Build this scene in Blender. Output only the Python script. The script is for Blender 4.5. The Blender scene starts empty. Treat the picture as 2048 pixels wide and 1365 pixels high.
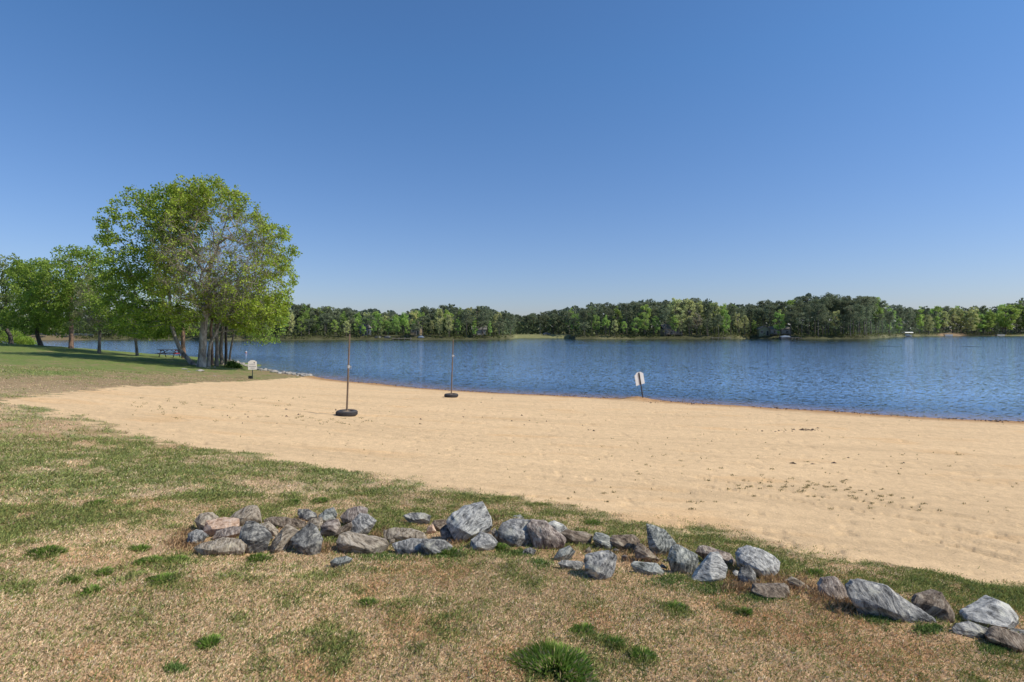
import bpy, bmesh, math, random
import numpy as np
from mathutils import Vector, Matrix, Euler
random.seed(7); RNG = np.random.default_rng(11)
scene = bpy.context.scene
COL = scene.collection
F = 1138.0; CX = 1024.0; HY = 664.5; H0 = 3.3      # lens in photo pixels, eye 3.3 m above the lake

# ------------------------------------------------------------------ helpers
def link(o, parent=None):
    COL.objects.link(o)
    if parent is not None: o.parent = parent
    return o
def tag(o, label=None, cat=None, group=None, kind=None):
    if label: o['label'] = label
    if cat: o['category'] = cat
    if group: o['group'] = group
    if kind: o['kind'] = kind
    return o
def empty(name, loc, label, cat, group=None, rz=0.0, rot=None):
    o = bpy.data.objects.new(name, None); o.empty_display_size = .2
    o.location = loc; o.rotation_euler = rot if rot else (0, 0, rz)
    link(o); return tag(o, label, cat, group)
def npmesh(name, V, Fc, mats, cols=None, smooth=False, attrs=None):
    """V (n,3); Fc: (m,k) int array or list of tuples"""
    me = bpy.data.meshes.new(name)
    V = np.asarray(V, dtype=np.float32)
    if isinstance(Fc, np.ndarray):
        m, k = Fc.shape
        me.vertices.add(len(V)); me.vertices.foreach_set('co', V.ravel())
        me.loops.add(m*k); me.loops.foreach_set('vertex_index', Fc.astype(np.int32).ravel())
        me.polygons.add(m)
        me.polygons.foreach_set('loop_start', np.arange(0, m*k, k, dtype=np.int32))
        me.polygons.foreach_set('loop_total', np.full(m, k, dtype=np.int32))
        me.update(calc_edges=True)
    else:
        me.from_pydata([tuple(v) for v in V], [], [tuple(f) for f in Fc])
    if smooth: me.polygons.foreach_set('use_smooth', np.ones(len(me.polygons), dtype=bool))
    if cols is not None:
        c = np.ones((len(V), 4), dtype=np.float32); c[:, :3] = cols
        a = me.color_attributes.new('col', 'FLOAT_COLOR', 'POINT'); a.data.foreach_set('color', c.ravel())
    if attrs:
        for k_, v_ in attrs.items():
            a = me.attributes.new(k_, 'FLOAT', 'POINT'); a.data.foreach_set('value', np.asarray(v_, dtype=np.float32))
    if not isinstance(mats, (list, tuple)): mats = [mats]
    for m_ in mats: me.materials.append(m_)
    me.validate()
    return me
def obj(name, me, parent=None): return link(bpy.data.objects.new(name, me), parent)

def _hash(ix, iy, s):
    h = (ix.astype(np.int64)*374761393 + iy.astype(np.int64)*668265263 + s*974634777) & 0x7fffffff
    h = ((h ^ (h >> 13))*1274126177) & 0x7fffffff
    h = (h ^ (h >> 16)) & 0xffff
    return h/65535.0
def vnoise(x, y, s=0):
    ix = np.floor(x); iy = np.floor(y); fx = x-ix; fy = y-iy
    fx = fx*fx*(3-2*fx); fy = fy*fy*(3-2*fy)
    a = _hash(ix, iy, s); b = _hash(ix+1, iy, s); c = _hash(ix, iy+1, s); d = _hash(ix+1, iy+1, s)
    return (a*(1-fx)+b*fx)*(1-fy)+(c*(1-fx)+d*fx)*fy
def fbm(x, y, s=0, o=4):
    t = 0; a = .5; n = 0
    for i in range(o):
        t = t+a*vnoise(x*2**i, y*2**i, s+i*17); n += a; a *= .5
    return t/n
def sstep(a, b, x):
    t = np.clip((x-a)/(b-a), 0, 1); return t*t*(3-2*t)

# ------------------------------------------------------------------ materials
def nodes(name):
    m = bpy.data.materials.new(name); m.use_nodes = True
    nt = m.node_tree; nt.nodes.clear()
    return m, nt, nt.nodes, nt.links
def simple(name, col, rough=.6, metal=0., var=.15, scale=8., bump=0.):
    m, nt, N, L = nodes(name)
    out = N.new('ShaderNodeOutputMaterial'); b = N.new('ShaderNodeBsdfPrincipled')
    tc = N.new('ShaderNodeTexCoord'); no = N.new('ShaderNodeTexNoise'); no.inputs['Scale'].default_value = scale
    no.inputs['Detail'].default_value = 5
    L.new(tc.outputs['Object'], no.inputs['Vector'])
    mx = N.new('ShaderNodeMix'); mx.data_type = 'RGBA'
    mx.inputs[6].default_value = (*[c*(1-var) for c in col], 1); mx.inputs[7].default_value = (*[min(1, c*(1+var)) for c in col], 1)
    L.new(no.outputs['Fac'], mx.inputs[0]); L.new(mx.outputs[2], b.inputs['Base Color'])
    b.inputs['Roughness'].default_value = rough; b.inputs['Metallic'].default_value = metal
    if bump:
        bp = N.new('ShaderNodeBump'); bp.inputs['Strength'].default_value = bump; bp.inputs['Distance'].default_value = .01
        L.new(no.outputs['Fac'], bp.inputs['Height']); L.new(bp.outputs[0], b.inputs['Normal'])
    L.new(b.outputs[0], out.inputs[0]); return m
def leafmat(name, trans=.35, tint=(1, 1, 1), rnd=.0, spec=.3):
    m, nt, N, L = nodes(name)
    out = N.new('ShaderNodeOutputMaterial'); at = N.new('ShaderNodeVertexColor'); at.layer_name = 'col'
    hs = N.new('ShaderNodeHueSaturation'); oi = N.new('ShaderNodeObjectInfo')
    mr = N.new('ShaderNodeMapRange'); mr.inputs[3].default_value = 1-rnd; mr.inputs[4].default_value = 1+rnd
    L.new(oi.outputs['Random'], mr.inputs[0]); L.new(mr.outputs[0], hs.inputs['Value'])
    mh = N.new('ShaderNodeMapRange'); mh.inputs[3].default_value = .5-rnd*.06; mh.inputs[4].default_value = .5+rnd*.06
    w = N.new('ShaderNodeMath'); w.operation = 'MULTIPLY'; w.inputs[1].default_value = 7.31; f = N.new('ShaderNodeMath'); f.operation = 'FRACT'
    L.new(oi.outputs['Random'], w.inputs[0]); L.new(w.outputs[0], f.inputs[0]); L.new(f.outputs[0], mh.inputs[0]); L.new(mh.outputs[0], hs.inputs['Hue'])
    mu = N.new('ShaderNodeMix'); mu.data_type = 'RGBA'; mu.blend_type = 'MULTIPLY'; mu.inputs[0].default_value = 1
    mu.inputs[7].default_value = (*tint, 1)
    L.new(at.outputs[0], mu.inputs[6]); L.new(mu.outputs[2], hs.inputs['Color'])
    d = N.new('ShaderNodeBsdfPrincipled'); d.inputs['Roughness'].default_value = .55
    d.inputs['Specular IOR Level'].default_value = spec
    t = N.new('ShaderNodeBsdfTranslucent'); mx = N.new('ShaderNodeMixShader'); mx.inputs[0].default_value = trans
    L.new(hs.outputs[0], d.inputs['Base Color']); L.new(hs.outputs[0], t.inputs['Color'])
    L.new(d.outputs[0], mx.inputs[1]); L.new(t.outputs[0], mx.inputs[2]); L.new(mx.outputs[0], out.inputs[0]); return m
def barkmat(name, c1, c2, scale=3.):
    m, nt, N, L = nodes(name)
    out = N.new('ShaderNodeOutputMaterial'); b = N.new('ShaderNodeBsdfPrincipled'); b.inputs['Roughness'].default_value = .85
    tc = N.new('ShaderNodeTexCoord'); mp = N.new('ShaderNodeMapping'); mp.inputs['Scale'].default_value = (1, 1, .35)
    no = N.new('ShaderNodeTexNoise'); no.inputs['Scale'].default_value = scale; no.inputs['Detail'].default_value = 6; no.inputs['Roughness'].default_value = .7
    L.new(tc.outputs['Object'], mp.inputs[0]); L.new(mp.outputs[0], no.inputs['Vector'])
    r = N.new('ShaderNodeValToRGB'); r.color_ramp.elements[0].position = .36; r.color_ramp.elements[1].position = .62
    r.color_ramp.elements[0].color = (*c1, 1); r.color_ramp.elements[1].color = (*c2, 1)
    L.new(no.outputs['Fac'], r.inputs[0]); L.new(r.outputs[0], b.inputs['Base Color'])
    bp = N.new('ShaderNodeBump'); bp.inputs['Distance'].default_value = .05; bp.inputs['Strength'].default_value = .7
    L.new(no.outputs['Fac'], bp.inputs['Height']); L.new(bp.outputs[0], b.inputs['Normal'])
    L.new(b.outputs[0], out.inputs[0]); return m

# ------------------------------------------------------------------ terrain
def w_at(px, py, d): return ((px-CX)*d/F, d, H0-(py-HY)*d/F)
hA = [(1024,1365,1.6),(0,1365,1.5),(2048,1365,1.75),(450,1100,1.7),(950,1090,1.75),(1200,1155,1.72),(1500,1170,1.75),(1850,1240,1.75),
 (0,1100,1.6),(700,960,1.95),(1000,975,2.05),(1400,1045,2.05),(1700,1090,2.05),(2048,1165,2.0),(0,900,1.62),(200,840,1.9),(40,800,1.75),
 (450,900,2.0),(0,750,1.65),(100,775,1.9),(300,770,2.35),(450,762,2.8),(0,720,1.7),(200,720,2.1),(200,745,2.0),(694,832,2.5),(903,795,2.96),
 (505,759,2.96),(400,737,2.79),(340,716,2.4),(275,713,2.3),(140,698,1.71),(80,691,1.46),(0,687,1.3),(1600,1000,2.3),(2048,1000,2.4),
 (1500,850,2.9),(1200,900,2.5),(800,900,2.3),(2048,900,2.9),(1200,850,2.8),(-300,700,1.5),(-300,800,1.55),(-300,1000,1.5),(2500,1200,2.0),
 (455,723,2.72),(200,707,2.15)]
P = []
for px, py, h in hA:
    P.append(w_at(px, py, F*h/(py-HY)))
P += [(0,0,1.78),(-4,0,1.9),(4,0,1.6),(0,-8,1.9),(-10,-10,2.2),(10,-10,1.6),(-30,0,2.6),(-60,30,3.0),(-90,60,3.0),(20,-2,1.4),(40,0,.9)]
shore_px = [(2048,843),(1900,838),(1700,825),(1500,813),(1285,799),(1100,790.5),(905,781),(750,767),(625,753),(560,745),(500,735.5),(472,725)]
SH = [w_at(px, py, F*H0/(py-HY)) for px, py in shore_px]
SH = [(80,2,0),(45,11,0),(30,16.5,0)]+SH+[(-35.5,70,0),(-44,76,0),(-56,84,0),(-70,96,0),(-90,118,0),(-130,150,0)]
SH = [(a, b) for a, b, _ in SH]
for i, (x, y) in enumerate(SH):
    a = SH[max(0, i-1)]; b = SH[min(len(SH)-1, i+1)]
    tx, ty = b[0]-a[0], b[1]-a[1]; l = math.hypot(tx, ty); nx, ny = ty/l, -tx/l     # to the lake: travelling left, lake is on the right hand
    P.append((x, y, 0)); P.append((x+nx*4, y+ny*4, -.32)); P.append((x+nx*12, y+ny*12, -.9))
P = np.array(P)
def tps_fit(P, lam=.02):
    n = len(P); D = np.hypot(P[:, None, 0]-P[None, :, 0], P[:, None, 1]-P[None, :, 1])
    K = D + 0*D; A = np.zeros((n+3, n+3)); A[:n, :n] = K; A[:n, :n] -= lam*np.eye(n)
    A[:n, n] = 1; A[:n, n+1] = P[:, 0]; A[:n, n+2] = P[:, 1]; A[n:, :n] = A[:n, n:].T
    return np.linalg.solve(A, np.concatenate([P[:, 2], [0, 0, 0]]))
TW = tps_fit(P)
def near_z(x, y):
    x = np.asarray(x, float); y = np.asarray(y, float); z = TW[-3]+TW[-2]*x+TW[-1]*y
    if x.size < 4000:
        return z+(np.sqrt((x[..., None]-P[:, 0])**2+(y[..., None]-P[:, 1])**2+.05)*TW[:len(P)]).sum(-1)
    for i in range(len(P)): z = z+TW[i]*np.sqrt((x-P[i, 0])**2+(y-P[i, 1])**2+.05)
    return z
WATER_PY = np.array([(-900,681),(0,681),(60,681),(250,680),(560,681),(700,680),(1000,679.5),(1024,678.5),(1032,676.5),(1130,676.5),(1150,678.5),(1450,678.5),
  (1500,677.4),(1600,678.5),(1740,678.5),(1762,676.5),(1800,674),(1850,672.7),(1900,672.2),(2048,671.6),(2400,671.8),(3000,673)], float)
def far_d(px): return F*H0/(np.interp(px, WATER_PY[:, 0], WATER_PY[:, 1])-HY)
def seg_dist(x, y, poly, closed=False):
    best = np.full(np.shape(x), 1e9)
    n = len(poly)
    for i in range(n if closed else n-1):
        ax, ay = poly[i]; bx, by = poly[(i+1) % n]; dx, dy = bx-ax, by-ay; L2 = dx*dx+dy*dy+1e-9
        t = np.clip(((x-ax)*dx+(y-ay)*dy)/L2, 0, 1)
        best = np.minimum(best, np.hypot(x-ax-t*dx, y-ay-t*dy))
    return best
def inside(x, y, poly):
    c = np.zeros(np.shape(x), bool); n = len(poly)
    for i in range(n):
        ax, ay = poly[i]; bx, by = poly[(i+1) % n]
        if ay == by: continue
        cond = ((ay > y) != (by > y)) & (x < (bx-ax)*(y-ay)/(by-ay)+ax)
        c ^= cond
    return c
def base_z(x, y):
    x = np.asarray(x, float); y = np.asarray(y, float)
    r = np.hypot(x, y)
    z = np.clip(near_z(x, y), -1.6, 3.6)
    z = z*(1-sstep(100, 125, r)) + (-1.6)*sstep(100, 125, r)
    front = y > 20
    px = CX+F*x/np.maximum(y, 1e-3); fd = far_d(px); e = y-fd
    bank = -1.6+1.6*sstep(-14, 0, e)+1.2*sstep(0, 9, e)+5*sstep(20, 160, e)+.35*np.clip(e, 0, 2)
    z = np.where(front & (y > 150), np.maximum(z, bank), z)
    # land behind the viewer and to the sides
    side = (~front) | (np.abs(x) > 1.6*np.maximum(y, 1))
    z = np.where(side & (r > 100), np.maximum(z, 1.8), z)
    return z
def gz1(x, y): return float(base_z(np.array([x]), np.array([y]))[0])
def micro(x, y, sand):
    lawn = (fbm(x*1.1, y*1.1, 3, 3)-.5)*.10 + (fbm(x*7, y*7, 5, 3)-.5)*.035
    sd = (fbm(x*.7, y*1.1, 9, 3)-.5)*.016+(fbm(x*7, y*9, 21, 3)-.5)*.010
    # small pits: footprints and hoof-like dimples
    pit = sstep(.72, .82, fbm(x*3.4, y*3.4, 31, 2))*.020
    return lawn*(1-sand)+(sd-pit)*sand
def unproj(px, py):
    """point of the ground seen at a photo pixel"""
    dx = (px-CX)/F; dz = -(py-HY)/F
    ds = np.exp(np.linspace(math.log(1.5), math.log(140), 300))
    z = H0+dz*ds; g = base_z(dx*ds, ds)
    k = np.where(z < g)[0]
    i = k[0] if len(k) else -1
    d0, d1 = (ds[i-1], ds[i]) if i > 0 else (ds[-2], ds[-1])
    for _ in range(2):
        ds = np.linspace(d0, d1, 60); m = np.where(H0+dz*ds < base_z(dx*ds, ds))[0]; q = m[0] if len(m) else 59
        d0, d1 = ds[max(0, q-1)], ds[q]
    return (dx*d1, d1, gz1(dx*d1, d1))

near_edge = [(-25,806),(25,808),(70,818),(120,829),(200,848),(260,868),(330,885),(400,893),(480,905),(560,920),(650,935),(750,950),(850,966),(950,985),(1050,1000),
  (1150,1017),(1250,1035),(1350,1050),(1450,1062),(1550,1085),(1650,1108),(1720,1122),(1800,1130),(1900,1145),(2048,1172),(2300,1225)]
up_edge = [(-10,803),(50,795),(100,788),(200,779),(300,772),(400,766),(480,763.5),(560,758),(600,755),(622,753.5)]
NE = [unproj(*p)[:2] for p in near_edge[1:]]
UE = [unproj(*p)[:2] for p in up_edge]
SAND = NE+[(12,1.2),(40,-1),(90,0),(90,240),(-5,240)]+[(-12,60)]+[SH[3+8]]+UE[::-1]
def sand_sd(x, y):
    d = seg_dist(x, y, SAND, True); return np.where(inside(x, y, SAND), d, -d)

# greenness control points: (px, py, lush)
LU = [(0,1300,.18),(300,1300,.16),(700,1300,.25),(1024,1300,.28),(1500,1300,.28),(2000,1330,.35),(600,1180,.2),(1000,1180,.2),(1400,1210,.38),(1700,1200,.35),
 (100,1150,.28),(60,1050,.6),(250,1100,.25),(300,1030,.42),(600,1010,.5),(900,1010,.55),(1250,1060,.50),(1500,1090,.54),(1750,1140,.60),(1950,1170,.68),(1950,1220,.50),
 (100,960,.62),(300,970,.55),(450,960,.6),(100,900,.62),(300,910,.7),(0,850,.66),(100,845,.64),(0,822,.58),(0,800,.40),(180,870,.66),(60,835,.60),(30,780,.22),(200,765,.25),(350,758,.35),(500,752,.5),(100,760,.4),
 (0,740,.72),(200,738,.8),(350,735,.8),(0,710,.92),(200,712,.95),(350,722,.8),(450,745,.55),(560,750,.45),(0,690,.95)]
LUW = np.array([(*unproj(a, b)[:2], c) for a, b, c in LU]+[(0,0,.3),(-60,60,.9),(30,-5,.6)])
def lush(x, y):
    lx = np.log(np.hypot(x, y)+1)*6; th = np.arctan2(x, np.maximum(y, .01))*6
    px_ = np.log(np.hypot(LUW[:, 0], LUW[:, 1])+1)*6; pt = np.arctan2(LUW[:, 0], np.maximum(LUW[:, 1], .01))*6
    s = np.zeros(np.shape(x)); w = np.zeros(np.shape(x))
    for i in range(len(LUW)):
        k = 1/(((lx-px_[i])**2+(th-pt[i])**2)**1.5+.02); s += k*LUW[i, 2]; w += k
    return s/w
def green(x, y, lu=None):
    """0..1 how green the turf is here, patchy"""
    lu = lush(x, y) if lu is None else lu; n = .55*fbm(x*1.6, y*1.6, 41, 4)+.45*fbm(x*6, y*6, 43, 3)
    r = np.hypot(x, y); n = np.where(r > 20, .7*n+.3*fbm(x*.3, y*.3, 45, 3), n)
    return np.clip(.85*sstep(.66-lu*.60, 1.04-lu*.60, n)+.35*sstep(.56, .72, fbm(x*13, y*13, 47, 2))*lu+.06, 0, 1)
red_pts = [(40,855,2.2),(150,870,1.6),(80,862,1.2),(350,893,.8),(60,800,.8),(170,885,1.0),(540,955,.5),(260,1130,.3),(1640,1180,.35),(1250,1120,.5),(1300,1110,.4),(1500,1160,.4),(1650,1130,.3),(1850,1240,.35),(330,1065,.35),(320,1095,.35),(140,1015,.35)]
RW = [(*unproj(a, b)[:2], c) for a, b, c in red_pts]
BED = [unproj(*p)[:2] for p in ((375,1085),(560,1085),(760,1082),(950,1090),(1120,1100),(1260,1118),(1400,1140),(1560,1175),(1720,1215),(1880,1250),(2060,1295))]
def redness(x, y):
    v = np.zeros(np.shape(x))
    for a, b, r in RW: v = np.maximum(v, np.exp(-((x-a)**2+((y-b)*1.3)**2)/(r*r)*1.2))
    v = np.maximum(v, np.exp(-(seg_dist(x, y, BED)/.34)**2)*1.1)
    return np.clip(v, 0, 1)*sstep(.30, .55, fbm(x*4, y*4, 77, 3))

def ground_colour(x, y, z, sand_s, lu, rd0):
    n1 = fbm(x*9, y*9, 51, 3)[..., None]; n2 = fbm(x*1.3, y*1.3, 52, 3)[..., None]
    g = green(x, y, lu)[..., None]
    straw = np.array([.52, .36, .22])*(.75+.55*n1); straw = straw*(.85+.3*n2)
    grn = np.array([.17, .21, .075])*(.7+.6*n1)
    c = straw*(1-g)+grn*g
    far = sstep(14, 30, np.hypot(x, y))[..., None]
    lawnc = (np.array([.165, .225, .055])*(1-.25*n1))*g + np.array([.30, .205, .12])*(1-g)
    c = c*(1-far)+lawnc*far
    rd = rd0[..., None]
    c = c*(1-rd*.75)+np.array([.44, .27, .145])*rd*.75
    sn = np.array([.757, .530, .300])*(.90+.16*fbm(x*.35, y*.9, 61, 4)[..., None])*(.93+.14*fbm(x*14, y*20, 62, 3)[..., None])
    # drag and tyre streaks running along the beach
    st = fbm(x*.18+y*.05, y*5.0+x*1.2, 66, 3)[..., None]; sn = sn*(1-.07*sstep(.52, .7, st))
    rust = sstep(.6, .78, fbm(x*.5, y*1.5, 68, 4))[..., None]; sn = sn*(1-rust*np.array([.01, .06, .12]))
    sd = seg_dist(x, y, SH)
    wet = (1-sstep(.03, .12, z+.05*(fbm(x*1.6, y*1.6, 70, 3)-.5)))[..., None]
    sn = sn*(1-wet*np.array([.42, .52, .60]))
    uw = sstep(.0, -.5, z)[..., None]; sn = sn*(1-uw*np.array([.45, .5, .5]))
    s = sstep(-.12, .12, sand_s+(fbm(x*3, y*3, 81, 4)-.5)*np.where(np.hypot(x, y) < 12, 1.0, 1.7))[..., None]
    c = c*(1-s)+sn*s
    px = CX+F*x/np.maximum(y, 1e-3); e = y-far_d(px)
    fb = ((y > 150) & (e > -30))[..., None]
    bankc = np.array([.085, .085, .04])*(.4+1.0*fbm(x*.25, y*.25, 90, 3)[..., None])+np.array([.07, .06, .03])*sstep(.5, .7, fbm(x*.06, y*.06, 93, 3))[..., None]
    clear = (sstep(1024, 1034, px)*(1-sstep(1128, 1142, px)))[..., None]
    bankc = bankc*(1-clear)+np.array([.22, .22, .10])*clear*(.8+.4*fbm(x*.3, y*.3, 91, 3)[..., None])+0
    brown = (.55*(1-sstep(150, 190, px))+sstep(1868, 1885, px)*(1-sstep(1925, 1940, px)))[..., None]
    bankc = bankc*(1-brown)+np.array([.27, .19, .11])*brown
    c = np.where(fb, bankc, c)
    return c, s[..., 0]

TUFTS = [(1112,1350,150,'large lush green grass tuft at the bottom edge of the lawn'),(1168,1272,52,'bright green grass tuft just above the large bottom tuft'),
 (1232,1303,36,'small green grass tuft right of the two bottom tufts'),(1285,1330,46,'round green grass tuft low right of the large bottom tuft'),
 (318,1176,66,'wide green grass tuft below the left end of the stones'),(512,1121,50,'dark green grass tuft directly in front of the big dark grey stone'),
 (88,1114,62,'dark flat grass tuft alone on the left dry lawn'),(296,1124,58,'green grass tuft left of the stones, left one of a close pair'),
 (350,1122,44,'green grass tuft left of the stones, right one of a close pair'),(414,1285,44,'green grass tuft alone on the lower left dry lawn'),
 (1350,1224,40,'faint green grass tuft below the upright pale green stone'),(1492,1232,30,'small green tuft on the right lawn below the slab stone'),
 (1636,1152,30,'green grass tuft right of the round speckled boulder'),(178,1187,38,'narrow green grass tuft on the left dry lawn'),
 (143,1166,24,'tiny green grass tuft furthest left below the dark flat tuft'),(206,1150,24,'tiny green grass tuft above the narrow left tuft'),
 (278,1095,34,'upright strip of green grass on the bare earth left of the stones'),(735,1208,26,'small green tuft below the flat brown stone'),
 (640,1000,34,'green grass tuft behind the left stones by the sand'),(585,1003,30,'green grass tuft behind the long dark brown stone'),
 (895,1112,40,'green grass tuft at the foot of the dark low stone'),(1000,1102,34,'green tuft in front of the largest grey boulder'),
 (190,1018,46,'dark green tuft on the left lawn above the bare patch'),(1185,1048,30,'bright green tuft behind the twin grey stones'),
 (970,1132,0,''),(1230,806,0,'')]

# ground material: colour worked out per vertex (what grows or lies where) plus fine procedural grain
def ground_mat():
    m, nt, N, L = nodes('ground')
    out = N.new('ShaderNodeOutputMaterial'); b = N.new('ShaderNodeBsdfPrincipled'); b.inputs['Roughness'].default_value = .95
    b.inputs['Specular IOR Level'].default_value = .15
    at = N.new('ShaderNodeVertexColor'); at.layer_name = 'col'; sa = N.new('ShaderNodeAttribute'); sa.attribute_name = 'sand'
    tc = N.new('ShaderNodeTexCoord')
    n1 = N.new('ShaderNodeTexNoise'); n1.inputs['Scale'].default_value = 45; n1.inputs['Detail'].default_value = 8; n1.inputs['Roughness'].default_value = .75
    n2 = N.new('ShaderNodeTexNoise'); n2.inputs['Scale'].default_value = 5; n2.inputs['Detail'].default_value = 8; n2.inputs['Roughness'].default_value = .7
    L.new(tc.outputs['Object'], n1.inputs['Vector']); L.new(tc.outputs['Object'], n2.inputs['Vector'])
    mr = N.new('ShaderNodeMapRange'); mr.inputs[1].default_value = .3; mr.inputs[2].default_value = .7
    lo = N.new('ShaderNodeMix'); lo.data_type = 'FLOAT'; lo.inputs[2].default_value = .5; lo.inputs[3].default_value = .74
    hi = N.new('ShaderNodeMix'); hi.data_type = 'FLOAT'; hi.inputs[2].default_value = 1.5; hi.inputs[3].default_value = 1.12
    L.new(sa.outputs['Fac'], lo.inputs[0]); L.new(sa.outputs['Fac'], hi.inputs[0])
    L.new(n1.outputs['Fac'], mr.inputs[0]); L.new(lo.outputs[0], mr.inputs[3]); L.new(hi.outputs[0], mr.inputs[4])
    mr2 = N.new('ShaderNodeMapRange'); mr2.inputs[1].default_value = .3; mr2.inputs[2].default_value = .7; mr2.inputs[3].default_value = .88; mr2.inputs[4].default_value = 1.1
    L.new(n2.outputs['Fac'], mr2.inputs[0])
    mm = N.new('ShaderNodeMath'); mm.operation = 'MULTIPLY'; L.new(mr.outputs[0], mm.inputs[0]); L.new(mr2.outputs[0], mm.inputs[1])
    vm = N.new('ShaderNodeVectorMath'); vm.operation = 'SCALE'; L.new(at.outputs[0], vm.inputs[0]); L.new(mm.outputs[0], vm.inputs['Scale'])
    L.new(vm.outputs[0], b.inputs['Base Color'])
    ad = N.new('ShaderNodeMath'); ad.operation = 'MULTIPLY_ADD'; ad.inputs[1].default_value = 4; L.new(n2.outputs['Fac'], ad.inputs[0]); L.new(n1.outputs['Fac'], ad.inputs[2])
    bp = N.new('ShaderNodeBump'); bp.inputs['Distance'].default_value = .02; bp.inputs['Strength'].default_value = .55
    L.new(ad.outputs[0], bp.inputs['Height']); L.new(bp.outputs[0], b.inputs['Normal'])
    L.new(b.outputs[0], out.inputs[0]); return m
GM = ground_mat()

th = np.radians(np.concatenate([np.linspace(-180, -54, 40)[:-1], np.linspace(-54, 54, 960), np.linspace(54, 180, 40)[1:]]))
rr = np.concatenate([[.05, .4, .9], np.exp(np.linspace(math.log(1.5), math.log(130), 440)), np.linspace(133, 210, 14), np.linspace(212, 620, 150), np.exp(np.linspace(math.log(630), math.log(3500), 12))])
R, T = np.meshgrid(rr, th, indexing='ij')
X = (R*np.sin(T)).ravel(); Y = (R*np.cos(T)).ravel()
Z = base_z(X, Y); SSD = sand_sd(X, Y)
mask = np.hypot(X, Y) < 140
sgn = seg_dist(X, Y, SH)
LUSHG = lush(X, Y)
for _px, _py, _w, _l in TUFTS:
    if _w:
        _c = unproj(_px, _py); _r = _w/2*_c[1]/F*1.25
        LUSHG = LUSHG+.35*np.exp(-((X-_c[0])**2+(Y-_c[1])**2)/(_r*_r))
LUSHG = np.clip(LUSHG+.03*(1-sstep(6, 10, np.hypot(X, Y))), 0, .97); REDG = redness(X, Y)
C, S = ground_colour(X, Y, Z, SSD, LUSHG, REDG)
# a little sand heap round the leaning sign, and a low bed of earth under the stones
sb = unproj(1284.5, 800)
Z = Z+.16*np.exp(-((X-sb[0]+.25)**2+(Y-sb[1])**2)/.45)
Z = Z+np.where(mask, micro(X, Y, S), 0)*np.clip(np.hypot(X, Y)/2, 0, 1)
# tyre track at the right of the beach
def track(pts, w=.10, depth=.034):
    global Z
    poly = [unproj(*p)[:2] for p in pts]
    d = seg_dist(X, Y, poly); u = X*7.0+Y*3.0
    Z = Z-depth*np.exp(-(d/w)**2)*(.45+.55*(np.sin(u*4) > 0))
for off in (0, 16):
    track([(1400,955+off),(1600,985+off),(1800,1012+off*1.3),(2048,1052+off*2),(2200,1080+off*2.4)])
track([(1850,1065),(1950,1085),(2048,1110),(2200,1150)]); track([(1870,1080),(1950,1100),(2048,1130),(2200,1175)])
track([(480,820),(700,850),(1000,870),(1400,905)], .12, .012)
nr, nt_ = len(rr), len(th)
I = (np.arange(nr-1)[:, None]*nt_+np.arange(nt_-1)[None, :]).ravel()
Q = np.stack([I, I+1, I+nt_+1, I+nt_], 1)[:, ::-1]
fx = X[Q].mean(1); fy = Y[Q].mean(1); fz = base_z(fx, fy)
fs = SSD[Q].mean(1); fe = fy-far_d(CX+F*fx/np.maximum(fy, 1e-3)); fr = np.hypot(fx, fy)
region = np.zeros(len(Q), int)                                     # 0 lawn
region[(fz < 0) & (fr > 12)] = 2                                    # lake bed
region[(fs > 0) & (fz >= 0) & (fr < 60)] = 1                        # beach
region[(fr > 140) & (fz >= 0)] = 3
for k, nm in ((0, 'lawn'), (1, 'beach'), (2, 'lake_bed'), (3, 'far_bank')):
    q = Q[region == k]; u, inv = np.unique(q, return_inverse=True)
    me = npmesh(nm, np.stack([X[u], Y[u], Z[u]], 1), inv.reshape(q.shape), GM, cols=C[u], smooth=True, attrs={'sand': S[u]})
    tag(obj(nm, me), kind='structure')

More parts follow.
